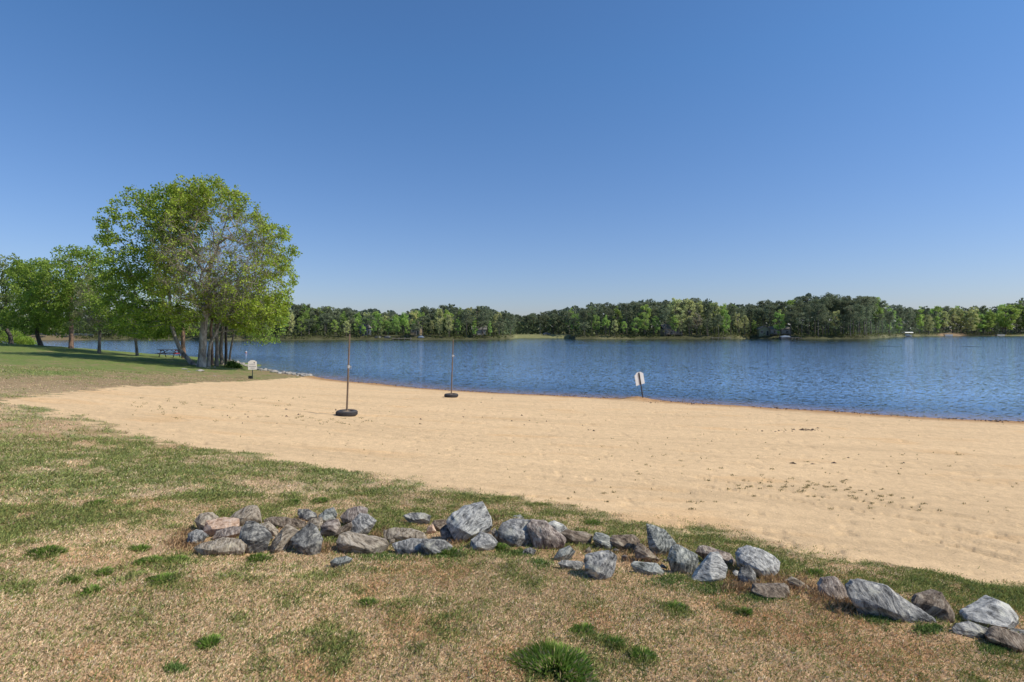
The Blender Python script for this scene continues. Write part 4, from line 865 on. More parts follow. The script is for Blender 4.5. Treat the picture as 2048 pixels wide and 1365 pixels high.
near_tree('lakeside_tree', 'half bare tree with grey twigs between the two left lawn trees', [(198,707),(198,690),(199,665),(198,640),(196,600)], 57, [(198,600,40,56,0,2.6),(215,630,38,30,0,2),(175,645,30,22,0,2)], 260, .15, grey_bark, G3, .17, 18, .55, None, 17, .6, .014)
near_tree('lakeside_tree', 'tall green tree with straight reddish trunk on the left lawn', [(143,699),(142,680),(143,655),(143,620),(144,580),(142,540)], 60, [(150,555,52,60,0,3.6),(130,600,60,46,0,3.4),(165,520,34,28,0,2.6),(170,600,34,40,0,2.4)], 560, .22, red_bark, G2, .19, 32, .55, None, 18)
near_tree('lakeside_tree', 'bushy tree with short curved dark trunk on the left lawn', [(82,693),(77,680),(74,668),(73,645),(80,620),(85,590)], 63, [(90,580,50,62,0,3.6),(75,630,55,36,0,3.4),(110,640,36,30,0,2.6),(60,560,30,40,0,2.4)], 560, .22, dark_bark, G2, .19, 34, .55, None, 19)
near_tree('lakeside_tree', 'pale green tree with crooked dark trunk at the left edge', [(22,689),(20,672),(10,655),(8,635),(12,600),(10,570)], 67, [(10,590,52,62,0,4),(30,560,36,34,0,3),(-30,600,60,80,0,4),(15,535,40,20,0,3)], 480, .22, dark_bark, ((.15, .21, .055), (.33, .38, .14)), .2, 34, .58, None, 20)
def bush(name, label, px, py, d, rx, rz, n, cols, seed, lsize=.14):
    s = d/F; x = (px-CX)*s; z = gz1(x, d); rs = random.Random(seed)
    root = empty(name, (x, d, z), label, 'shrub')
    V, Fc = [], []; cen = []
    for i in range(n):
        v = Vector((rs.gauss(0, 1), rs.gauss(0, 1), abs(rs.gauss(0, 1)))).normalized(); q = rs.uniform(.4, 1)
        p = Vector((v.x*q*rx*s, v.y*q*rx*s, v.z*q*rz*2*s)); cen.append(tuple(p))
        if i % 3 == 0: tube(V, Fc, Vector((rs.uniform(-.1, .1), rs.uniform(-.1, .1), -.05)), p, .02, .006, 4)
    obj('stems', npmesh('stems', np.array([tuple(v) for v in V]), Fc, grey_bark), root)
    Vl, Fl, c = leaves(cen, np.full(n, .38), np.full(n, 40), lsize, cols[0], cols[1], seed)
    obj('foliage', npmesh('foliage', Vl, Fl, LEAF, cols=c), root)
bush('shrub', 'bright green shrub at the left edge behind the crooked trunk', 20, 690, 74, 46, 18, 170, GB, 31)
bush('shrub', 'bright green shrub reaching over the lake right of the crooked trunk', 52, 690, 76, 18, 14, 70, GB, 32)
bush('shrub', 'low dark green shrub at the foot of the slim tree clump by the sign', 466, 727, 48, 11, 5.5, 40, ((.05, .11, .015), (.13, .2, .03)), 33)

# ------------------------------------------------------------------ far wood
def far_proto(kind, seed):
    rs = random.Random(seed); Hh = 20.0
    if kind == 'pine':
        lean = rs.uniform(-.5, .5); nd = [Vector((lean*t*t, rs.uniform(-.1, .1), Hh*.93*t)) for t in np.linspace(0, 1, 8)]
        V, Fc = [], []
        for i in range(7): tube(V, Fc, nd[i], nd[i+1], .26*(1-i/8), .26*(1-(i+1)/8), 6)
        cen, rad, cnt = [], [], []; zb = rs.uniform(.40, .56)
        for i in range(rs.randint(26, 34)):
            t = zb+(1-zb)*(i/30)**.8 if i < 30 else rs.uniform(zb, 1); t = min(t, 1.0); a = rs.uniform(0, 6.28)
            reach = (3.5*math.sqrt(max(.02, 1-((t-zb*1.0)/(1.04-zb*1.0)-.35)**2*1.55)))*rs.uniform(.35, 1.0)
            p = Vector((lean*t*t+reach*math.cos(a), reach*math.sin(a), Hh*t*rs.uniform(.97, 1.0)))
            q = Vector((lean*t*t, 0, Hh*t*.95-.4)); tube(V, Fc, q, p, .07, .03, 3)
            cen.append(tuple(p)); r = rs.uniform(1.0, 1.7); rad.append(r); cnt.append(int(60*r))
        for i in range(6):      # dead snags below
            t = rs.uniform(.25, zb); a = rs.uniform(0, 6.28); tube(V, Fc, Vector((0, 0, Hh*t)), Vector((1.3*math.cos(a), 1.3*math.sin(a), Hh*t+.3)), .05, .02, 3)
        cols = ((.12, .145, .085), (.26, .29, .16)); L_ = leaves(cen, rad, cnt, .62, *cols, seed, aspect=.55)  # pine greens lightened and blued, distance haze put into the leaf colour
    else:
        V, Fc = [], []; wd = rs.uniform(3.6, 5.2); nd = [Vector((rs.uniform(-.2, .2), rs.uniform(-.2, .2), Hh*.8*t)) for t in np.linspace(0, 1, 7)]
        for i in range(6): tube(V, Fc, nd[i], nd[i+1], .26*(1-i/7), .26*(1-(i+1)/7), 6)
        cen, rad, cnt = [], [], []; z0 = rs.uniform(.10, .30)
        for i in range(52):
            v = Vector((rs.gauss(0, 1), rs.gauss(0, 1), rs.gauss(0, 1))).normalized(); q = rs.uniform(.55, 1)
            zc = (z0+1)/2*Hh; p = Vector((v.x*q*wd*(1-.25*max(0, v.z)), v.y*q*wd, zc+v.z*q*(1-z0)/2*Hh*.97))
            k = nd[min(6, max(1, int(p.z/Hh/.8*6)-1))]; tube(V, Fc, k, p, .08, .025, 3)
            cen.append(tuple(p)); r = rs.uniform(.8, 1.6); rad.append(r); cnt.append(int(42*r))
        cols = {'leafy': ((.25, .38, .09), (.44, .56, .15)), 'pale': ((.42, .45, .17), (.60, .60, .29)), 'dusky': ((.28, .26, .16), (.42, .38, .25))}[kind]
        L_ = leaves(cen, rad, cnt, .62, *cols, seed, aspect=.8)
    tm = npmesh('far_trunk', np.array([tuple(v) for v in V]), Fc, far_bark, smooth=True)
    return tm, npmesh('far_crown', L_[0], L_[1], FARLEAF, cols=L_[2])
PRO = {'pine': [far_proto('pine', 100+i) for i in range(8)], 'leafy': [far_proto('leafy', 200+i) for i in range(6)], 'pale': [far_proto('pale', 300+i) for i in range(4)], 'dusky': [far_proto('dusky', 400+i) for i in range(3)]}
SKY = np.array([(-300,615),(0,622),(120,632),(210,632),(300,625),(450,620),(560,612),(584,609),(609,606),(636,611),(670,612),(697,615),(716,621),(731,620),(770,619),(802,627),(821,616),(853,614),(882,611),(912,610),(941,610),(970,612),(985,618),(1012,621),(1024,628),(1034,627),(1060,625),
 (1096,621),(1134,617),(1149,611),(1172,606),(1193,607),(1223,602),(1261,599),(1289,602),(1320,598),(1340,598),(1350,592),(1375,592),(1401,594),(1426,600),(1449,598),(1467,602),(1490,608),(1513,608),(1528,601),(1537,600),(1575,597),(1607,592),(1626,588),(1660,584),(1698,588),(1741,589),(1760,594),(1770,608),(1808,612),
 (1826,609),(1856,612),(1875,608),(1901,608),(1917,613),(1955,611),(1987,614),(2008,605),(2032,603),(2048,594),(2200,588),(2500,590)], float)
# share of pine / leafy / pale / dusky along the shore, front row and back rows
ZN = [(-400,560,(.35,.4,.2,.05),(.6,.3,.1,0)),(560,712,(.25,.45,.25,.05),(.75,.2,.05,0)),(712,800,(.05,.8,.15,0),(.15,.65,.2,0)),(800,900,(.1,.4,.4,.1),(.2,.3,.45,.05)),(900,1022,(.5,.3,.15,.05),(.6,.15,.25,0)),
 (1022,1140,(.9,.1,0,0),(.95,.05,0,0)),(1140,1340,(.22,.60,.18,0),(.75,.2,.05,0)),(1340,1440,(.5,.2,.2,.1),(.45,.1,.4,.05)),(1440,1520,(.25,.65,.1,0),(.8,.15,.05,0)),(1520,1600,(.4,.3,.3,0),(.9,.1,0,0)),(1600,1765,(.72,.18,.08,.02),(.97,.03,0,0)),
 (1765,1870,(.25,.35,.4,0),(.9,.1,0,0)),(1870,1960,(0,.35,.65,0),(.3,.2,.5,0)),(1960,2500,(.1,.75,.15,0),(.5,.45,.05,0))]
LBL = {'pine': ('pine_tree', 'tall dark pine with bare lower trunk', 'pines'), 'leafy': ('leafy_tree', 'fresh green broadleaf tree', 'green broadleaf trees'),
       'pale': ('pale_tree', 'pale yellow green spring leafed tree', 'pale spring trees'), 'dusky': ('dusky_tree', 'dull brownish budding tree', 'budding trees')}
def stretch(px):
    for a, nm in ((560, 'on the far shore behind the left lawn trees'), (712, 'on the far shore right of the sycamore'), (900, 'on the far shore above the docked boats'), (1024, 'on the wooded point behind the volleyball poles'),
                  (1140, 'behind the grassy clearing across the lake'), (1345, 'on the far shore above the leaning sign'), (1510, 'on the far shore right of the hidden cabin'), (1605, 'around the green lake house'),
                  (1768, 'on the tall pine point at right'), (1870, 'in the bay behind the white covered boat'), (9999, 'on the far right shore by the moored boats')):
        if px < a: return nm
cnt_t = {}
def far_tree(px, back, hfac, rowp, seedk=None, kind=None, wfac=1.):
    z_ = [z for z in ZN if z[0] <= px < z[1]][0]
    kind = kind or random.choices(('pine', 'leafy', 'pale', 'dusky'), z_[3] if rowp else z_[2])[0]
    d = float(far_d(px))+back; x = (px-CX)*d/F; z = gz1(x, d)
    top = H0-(np.interp(px, SKY[:, 0], SKY[:, 1])-HY)*d/F; h = max(4, (top-z)*hfac)
    tm, cm = random.choice(PRO[kind]); nm, lb, gp = LBL[kind]
    root = empty(nm, (x, d, z-.1), lb+' '+stretch(px), 'tree', gp+' '+stretch(px), rz=random.uniform(0, 6.28))
    s = h/20.0; ws = s*random.uniform(.85, 1.15)*wfac; ws = max(ws, .75*wfac) if kind == 'pine' else ws
    obj('trunk', tm, root); obj('crown', cm, root); root.scale = (ws, ws, s)
    cnt_t[kind] = cnt_t.get(kind, 0)+1
random.seed(21)
def gap(px):      # clearings and house plots kept free of front trees
    return 1026 < px < 1142 or 1518 < px < 1552 or 1322 < px < 1350 or 724 < px < 742 or 1876 < px < 1932
px = -60.
while px < 2110:
    cl = 1024 < px < 1142
    if not gap(px): far_tree(px, random.uniform(2, 7), random.uniform(.42, .80), 0, wfac=1.05 if random.random() < .5 else .85)
    px += random.uniform(13, 24)*(1.0 if px < 1770 else .8)*(1.5 if px < 560 else 1)
px = -60.
while px < 2110:
    far_tree(px, random.uniform(12, 22) if not 1024 < px < 1142 else random.uniform(22, 30), random.uniform(.80, .99), 1); px += random.uniform(13, 22)*(.75 if 1020 < px < 1145 or 1600 < px < 1765 else 1)*(1.6 if px < 560 else 1)
px = -60.
while px < 2110:
    far_tree(px, random.uniform(30, 46), random.uniform(.90, 1.02), 1); px += random.uniform(14, 24)*(1.6 if px < 560 else 1)
far_tree(1352, 9, 1.0, 1, kind='pale', wfac=1.2); far_tree(1378, 9, 1.0, 1, kind='pale'); far_tree(1562, 10, .78, 0, kind='pale', wfac=1.1); far_tree(1980, 4, .9, 0, kind='leafy', wfac=1.3); far_tree(2012, 5, .98, 0, kind='leafy', wfac=1.4)
far_tree(727, 3, .5, 0, kind='leafy'); far_tree(737, 5, .8, 0, kind='pine'); far_tree(950, 4, .6, 0, kind='leafy'); far_tree(966, 5, .85, 0, kind='pine'); far_tree(1331, 5, .8, 0, kind='pine'); far_tree(1349, 4, .55, 0, kind='leafy'); far_tree(1540, 4, .85, 0, kind='pine'); far_tree(829, 5, .6, 0, kind='leafy')
far_tree(1945, 5, .92, 0, kind='pale', wfac=1.2); far_tree(1858, 5, .72, 0, kind='pale', wfac=1.1); far_tree(770, 5, .62, 0, kind='leafy', wfac=1.1)
print('far trees', cnt_t)
# leafy mass deep in the wood and undergrowth along the banks: nobody could count these
def mass(name, label, n, back, hf, size, colA, colB, skip_clear=False, zmax=None):
    px = RNG.uniform(-120, 2200, n); d = far_d(px)+RNG.uniform(*back, n); x = (px-CX)*d/F; z = base_z(x, d)
    top = H0-(np.interp(px, SKY[:, 0], SKY[:, 1])-HY)*d/F
    hgt = RNG.random(n)*(top-z)*hf*(.8+.3*vnoise(px*.06, px*0, 9)) if zmax is None else RNG.random(n)**1.4*zmax*(.25+1.2*vnoise(px*.12, px*0, 19))
    if skip_clear:
        k = ~(((px > 1026) & (px < 1138)) | ((px > 60) & (px < 150)) | ((px > 1880) & (px < 1930)) | ((px > 1515) & (px < 1590) & (RNG.random(n) < .8)) | ((px > 1320) & (px < 1420) & (RNG.random(n) < .75)) | ((px > 750) & (px < 860) & (RNG.random(n) < .7)))
        x, d, z, hgt = x[k], d[k], z[k], hgt[k]
    cen = np.stack([x, d, z+hgt], 1)
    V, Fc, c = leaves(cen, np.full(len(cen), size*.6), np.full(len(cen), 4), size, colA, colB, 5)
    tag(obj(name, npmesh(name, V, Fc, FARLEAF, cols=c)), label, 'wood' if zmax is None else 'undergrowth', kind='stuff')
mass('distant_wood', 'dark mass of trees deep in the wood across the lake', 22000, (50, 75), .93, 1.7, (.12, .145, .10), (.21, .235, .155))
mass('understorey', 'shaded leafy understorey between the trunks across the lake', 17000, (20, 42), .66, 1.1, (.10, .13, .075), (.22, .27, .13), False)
mass('shore_undergrowth', 'low green undergrowth fringing the far shore', 5200, (.5, 8), 1, .55, (.06, .09, .025), (.18, .20, .07), True, 2.4)

# ------------------------------------------------------------------ mesh-building kit
def bx(bm, c, s, rot=None):
    M = Matrix.Translation(c) @ (rot.to_4x4() if rot else Matrix.Identity(4)) @ Matrix.Diagonal((*s, 1))
    return bmesh.ops.create_cube(bm, size=1, matrix=M)
def cyl(bm, p0, p1, r0, r1=None, seg=16, caps=True):
    p0, p1 = Vector(p0), Vector(p1); d = p1-p0; r1 = r0 if r1 is None else r1
    M = Matrix.Translation((p0+p1)/2) @ d.to_track_quat('Z', 'Y').to_matrix().to_4x4()
    return bmesh.ops.create_cone(bm, cap_ends=caps, segments=seg, radius1=r0, radius2=r1, depth=d.length, matrix=M)
def lathe(bm, prof, seg=48):
    rings = []
    for r, z in prof: rings.append([bm.verts.new((r*math.cos(2*math.pi*i/seg), r*math.sin(2*math.pi*i/seg), z)) for i in range(seg)])
    for a, b in zip(rings, rings[1:]):
        for i in range(seg): bm.faces.new((a[i], a[(i+1) % seg], b[(i+1) % seg], b[i]))
    return rings
def fin(name, bm, mat, parent=None, bev=0., smooth=False):
    if bev: bmesh.ops.bevel(bm, geom=[e for e in bm.edges if len(e.link_faces) == 2 and e.calc_face_angle(0) > .5], offset=bev, segments=1, affect='EDGES')
    bmesh.ops.recalc_face_normals(bm, faces=bm.faces)
    me = bpy.data.meshes.new(name); bm.to_mesh(me); bm.free(); me.materials.append(mat)
    if smooth:
        me.polygons.foreach_set('use_smooth', np.ones(len(me.polygons), dtype=bool)); me.set_sharp_from_angle(angle=math.radians(40))
    return obj(name, me, parent)
M_ = {'rubber': simple('tyre_rubber', (.055, .05, .05), .8, 0, .35, 20, .3), 'pole': simple('weathered_pole', (.19, .135, .09), .6, .2, .4, 12, .2), 'ring': simple('white_ring', (.5, .48, .45), .4), 'sand': simple('tyre_sand', (.55, .40, .26), .95, 0, .2, 30, .5),
      'board': simple('sign_board', (.78, .72, .62), .5, 0, .08, 6), 'boardback': simple('sign_back', (.62, .60, .58), .5, 0, .08, 6), 'post': simple('green_post', (.022, .045, .038), .5, .3), 'darkpost': simple('dark_post', (.035, .03, .028), .6),
      'ink': simple('sign_ink', (.13, .12, .11), .7), 'black': simple('black_plastic', (.012, .013, .013), .45), 'wood_dark': simple('table_wood', (.035, .025, .022), .7), 'red': simple('red_paint', (.35, .02, .02), .5),
      'white': simple('white_gel', (.38, .38, .37), .35), 'hull': simple('hull_paint', (.10, .10, .10), .4), 'teal': simple('teal_canvas', (.12, .24, .22), .7), 'bluecover': simple('blue_boat_cover', (.12, .16, .22), .7), 'roof': simple('grey_roof', (.15, .14, .12), .8, 0, .2, 3),
      'olive': simple('olive_siding', (.24, .25, .15), .8), 'tanwall': simple('tan_siding', (.26, .20, .13), .8), 'bluewall': simple('slate_siding', (.07, .085, .11), .8), 'glass': simple('dark_glass', (.03, .04, .05), .1), 'car': simple('car_paint', (.10, .12, .14), .25, .4), 'greywall': simple('grey_siding', (.30, .29, .27), .8),
      'dock': simple('dock_wood', (.20, .17, .14), .85), 'metal': simple('galvanised', (.35, .36, .37), .4, .7), 'rust': simple('rusty_red', (.30, .09, .06), .7)}

# volleyball poles standing in tyres
def vpole(base, lean_px, hgt, label, rz, ring_h):
    c = unproj(*base); root = empty('volleyball_pole', c, label, 'pole', 'volleyball poles standing in tyres on the beach', rz=rz)
    bm = bmesh.new(); R_ = .31; T_ = .165
    prof = [(.19, .012), (.20, .002), (.25, 0), (.285, .012), (.303, .035), (.31, .06), (.311, .10), (.303, .135), (.285, .155), (.25, .166), (.21, .160), (.185, .145), (.178, .12), (.19, .10), (.20, .08)]
    lathe(bm, prof, 72)
    ty = fin('tyre', bm, M_['rubber'], root, smooth=True)
    bm = bmesh.new()
    for i in range(60):
        a = 2*math.pi*i/60
        for zz, da in ((.055, 0), (.085, .05), (.115, 0)):
            bx(bm, Vector((.311*math.cos(a+da), .311*math.sin(a+da), zz)), (.012, .018, .020), Matrix.Rotation(a+da, 3, 'Z'))
    fin('tread', bm, M_['rubber'], ty)
    bm = bmesh.new(); rg = lathe(bm, [(.19, .118), (.13, .128), (.07, .140), (.02, .150), (.0005, .152)], 36); fin('sand_fill', bm, M_['sand'], root, smooth=True)
    bm = bmesh.new(); lx = lean_px; top = Vector((lx, 0, hgt))
    b0 = Vector((0, 0, .05)); mid = b0.lerp(top, .62)
    cyl(bm, b0, mid, .028, .027, 18); cyl(bm, mid, top, .023, .022, 18); 
    fin('pole', bm, M_['pole'], root, smooth=True)
    bm = bmesh.new(); rp = b0.lerp(top, ring_h); cyl(bm, rp-Vector((0, 0, .045)), rp+Vector((0, 0, .045)), .036, .036, 16)
    bx(bm, rp+Vector((.055, 0, 0)), (.05, .03, .03)); fin('clamp', bm, M_['ring'], root, smooth=True)
    bm = bmesh.new(); cyl(bm, rp+Vector((.075, 0, -.07)), rp+Vector((.08, 0, .03)), .008, .008, 8); bx(bm, rp+Vector((.06, 0, -.07)), (.05, .012, .012)); fin('hook', bm, M_['metal'], root)
    bm = bmesh.new(); cyl(bm, top, top+Vector((0, 0, .03)), .026, .018, 16); fin('cap', bm, M_['pole'], root)
vpole((693.5,832), .085, 2.40, 'nearer left volleyball pole planted in a sand filled tyre', .0, .60)
vpole((902.5,795), .09, 2.60, 'farther right volleyball pole planted in a sand filled tyre', .0, .72)

# signs with an arched top
def board_outline(w, h):
    pts = [(-w/2, 0), (w/2, 0), (w/2, h*.84), (w*.40, h*.84), (w*.37, h*.89)]
    for i in range(9):
        t = i/8; pts.append((w*.33*math.cos(math.pi*t), h*.90+h*.10*math.sin(math.pi*t)))
    pts += [(-w*.37, h*.89), (-w*.40, h*.84), (-w/2, h*.84)]; return pts
def sign(loc, rot, label, w, h, z0, post_mat, back=False, box=False, front=True):
    root = empty('beach_sign', loc, label, 'sign', None, rot=rot)
    bm = bmesh.new(); vs = [bm.verts.new((x, -.03, z0+z)) for x, z in board_outline(w, h)]; f = bm.faces.new(vs)
    r = bmesh.ops.extrude_face_region(bm, geom=[f]); bmesh.ops.translate(bm, verts=[v for v in r['geom'] if isinstance(v, bmesh.types.BMVert)], vec=(0, .018, 0))
    bd = fin('board', bm, M_['board'] if front else M_['boardback'], root, bev=.002)
    bm = bmesh.new()                                     # thin rim line and rows of lettering too small to read
    if front:
        for z, l in ((.80, .0), (.60, .58), (.52, .70), (.33, .78), (.17, .44)):
            if not l: continue
            x = -l*w/2; rs = random.Random(int(z*100))
            th_ = .030 if z < .4 else .014
            while x < l*w/2:
                ww = rs.uniform(.012, .05); bx(bm, Vector((x+ww/2, -.0325, z0+h*z)), (ww, .004, th_)); x += ww+.010
        # little dark emblem right of the heading
        e = bmesh.ops.create_circle(bm, cap_ends=True, segments=9, radius=.035, matrix=Matrix.Translation((w*.20, -.0335, z0+h*.74)) @ Matrix.Rotation(math.pi/2, 4, 'X'))
        bx(bm, Vector((w*.26, -.033, z0+h*.71)), (.05, .004, .02), Matrix.Rotation(.6, 3, 'Y'))
        fin('lettering', bm, M_['ink'], bd)
    else: bm.free()
    bm = bmesh.new(); hh = z0+h*(.96 if not front else .3); bx(bm, Vector((0, -.055 if back else .012, hh/2-.15)), (.045, .045, hh+.3)); fin('post', bm, post_mat, root, bev=.004)
    if box:
        bm = bmesh.new(); bx(bm, Vector((-.13, -.02, .09)), (.20, .16, .19)); lid = bx(bm, Vector((-.13, -.02, .20)), (.22, .18, .03)); fin('box', bm, M_['black'], root, bev=.008)
    return root
c = unproj(505, 759); sign(c, (0, 0, .30), 'cream notice sign with arched top facing the beach on a green post', .50, .60, .60, M_['post'], box=True)
c = unproj(1284.5, 800.5); sign((c[0], c[1], c[2]+.1), (0, math.radians(-11.5), math.radians(28)), 'blank backed arched sign leaning left on a dark post at the water edge', .54, .62, .66, M_['darkpost'], back=True, front=False)

# picnic table
c = unproj(339, 716); root = empty('picnic_table', c, 'dark picnic table with red ends under the lakeside trees', 'picnic table', rz=.12)
def planks(name, z, y, w, n, L_, mat, parent):
    bm = bmesh.new()
    for i in range(n): bx(bm, Vector((0, y+(i-(n-1)/2)*w/n, z)), (L_, w/n-.012, .04))
    return fin(name, bm, mat, parent, bev=.004)
planks('table_top', .75, 0, .74, 5, 1.85, M_['wood_dark'], root)
for s_ in (-1, 1): planks('bench', .44, s_*.66, .27, 2, 1.85, M_['wood_dark'], root)
for s_ in (-1, 1):
    bm = bmesh.new(); x = s_*.62
    for q in (-1, 1): cyl(bm, (x, q*.72, 0), (x, q*.22, .73), .035, .035, 8)
    fin('leg', bm, M_['wood_dark'], root)
    bm = bmesh.new(); bx(bm, Vector((x+.05*s_, 0, .41)), (.04, 1.5, .10)); bx(bm, Vector((x+.05*s_, 0, .70)), (.04, .72, .09)); fin('crossbar', bm, M_['wood_dark'] if s_ < 0 else M_['red'], root)
bm = bmesh.new()
for s_ in (-1, 1): cyl(bm, (s_*.6, 0, .44), (s_*.12, 0, .72), .03, .03, 8)
fin('brace', bm, M_['wood_dark'], root)
for q in (-1, 1):
    bm = bmesh.new(); bx(bm, Vector((.935, q*.66, .44)), (.02, .27, .09)); bx(bm, Vector((.935, q*.19, .74)), (.02, .34, .09)); fin('end_board', bm, M_['red'], root)
# buoy
p = w_at(492, 706.5, F*H0/(706.5-HY)); root = empty('buoy', (p[0], p[1], 0), 'small white and red buoy floating on the lake beyond the sign', 'buoy')
bm = bmesh.new(); bmesh.ops.create_uvsphere(bm, u_segments=20, v_segments=12, radius=.15, matrix=Matrix.Translation((0, 0, .14))); fin('float', bm, M_['white'], root, smooth=True)
bm = bmesh.new(); cyl(bm, (0, 0, .02), (0, 0, .10), .158, .158, 20); fin('band', bm, M_['rust'], root, smooth=True)

# ------------------------------------------------------------------ across the lake: houses, boats, car, lamp
def fpos(px, back): d = float(far_d(px))+back; x = (px-CX)*d/F; return (x, d, gz1(x, d))
def house(px, back, w, dp, hw, hr, rz, wall, label, gable_front=False, deck=False):
    root = empty('lake_house', fpos(px, back), label, 'house', rz=rz)
    bm = bmesh.new(); vs = []
    a = w/2; b = dp/2
    for y in (-b, b):
        prof = [(-a, -1), (a, -1), (a, hw), (0, hw+hr), (-a, hw)] if gable_front else [(-a, -1), (a, -1), (a, hw), (-a, hw)]
        vs.append([bm.verts.new((x, y, z)) for x, z in prof])
    bm.faces.new(vs[0]); bm.faces.new(vs[1][::-1]); n = len(vs[0])
    for i in range(n): bm.faces.new((vs[0][i], vs[0][(i+1) % n], vs[1][(i+1) % n], vs[1][i]))
    wl = fin('wall', bm, wall, root)
    bm = bmesh.new(); e = .5; t = .18
    if gable_front:
        for s_ in (-1, 1):
            q = math.atan2(hr, a); L_ = math.hypot(a, hr)+e
            bx(bm, Vector((s_*(a+e*math.cos(q))/2*1.0, 0, hw+hr/2-e*math.sin(q)/2+t*.7)), (L_, dp+2*e, t), Matrix.Rotation(s_*q, 3, 'Y'))
    else:
        for s_ in (-1, 1):
            q = math.atan2(hr, b); L_ = math.hypot(b, hr)+e
            bx(bm, Vector((0, s_*(b+e*math.cos(q))/2, hw+hr/2-e*math.sin(q)/2+t*.7)), (w+2*e, L_, t), Matrix.Rotation(-s_*q, 3, 'X'))
    rf = fin('roof', bm, M_['roof'], root)
    bm = bmesh.new(); bx(bm, Vector((w*.2, 0, hw+hr+.3)), (.7, .7, 1.4)); fin('chimney', bm, M_['tanwall'], rf)
    nw = max(2, int(w/2.6))
    for i in range(nw):
        x = -a+w*(i+.5)/nw
        bm = bmesh.new(); door = (i == nw//2)
        zc, hh = (1.05, 2.1) if door else (hw*.55, 1.2)
        for sx, sz, cx_, cz in ((1.15, .1, 0, hh/2), (1.15, .1, 0, -hh/2), (.1, hh, -.55, 0), (.1, hh, .55, 0)): bx(bm, Vector((x+cx_, -b-.03, zc+cz)), (sx, .1, sz))
        fr_ = fin('door' if door else 'window', bm, M_['white'], root)
        bm = bmesh.new(); bx(bm, Vector((x, -b-.012, zc)), (1.0, .03, hh-.1)); fin('pane', bm, M_['glass'], fr_)
    if deck:
        bm = bmesh.new(); bx(bm, Vector((0, -b-1.4, .55)), (w, 2.6, .15))
        for i in range(6): bx(bm, Vector((-a+w*i/5*.98+.05, -b-2.6, .85)), (.1, .1, 1.9))
        bx(bm, Vector((0, -b-2.6, 1.5)), (w, .08, .1)); fin('deck', bm, M_['dock'], root)
    return root
house(1338, 10, 8, 7, 3.0, 2.0, .15, M_['tanwall'], 'cabin with pale grey roof half hidden among the pines at centre right', deck=True)
house(1526, 7, 5.4, 6, 3.0, 1.4, -.15, M_['olive'], 'olive green gabled lake house beside the long pale one', True)
house(1556, 12, 9.5, 6, 2.8, 1.3, 0, M_['greywall'], 'long pale grey lake house behind the blue covered boat', deck=True)
house(731, 8, 3.6, 6, 3.4, 1.6, 0, M_['bluewall'], 'small slate blue boathouse in the trees above the docked boats', True)
house(833, 16, 4.4, 6, 3.6, 1.6, 0, M_['tanwall'], 'tan house glimpsed between trunks left of the wooded point', True)
house(958, 12, 6, 5, 2.6, 1.4, .1, M_['greywall'], 'low grey house behind the trunks of the wooded point')
def hullmesh(bm, L_, B, Hh):
    secs = []
    for t in np.linspace(0, 1, 9):
        w = B/2*(1-max(0, (t-.55)/.45)**2.2*.97); zb = .0+.35*Hh*max(0, (t-.6)/.4)**2; x = -L_/2+L_*t; sh = Hh*(1+.18*t)
        secs.append([bm.verts.new((x, y, z)) for y, z in ((-w, sh), (-w*.9, zb+.25*Hh), (-w*.3, zb), (w*.3, zb), (w*.9, zb+.25*Hh), (w, sh))])
    for a, b in zip(secs, secs[1:]):
        for i in range(5): bm.faces.new((a[i], a[i+1], b[i+1], b[i]))
        bm.faces.new((a[5], a[0], b[0], b[5]))
    bm.faces.new(secs[0]); bm.faces.new(secs[-1][::-1])
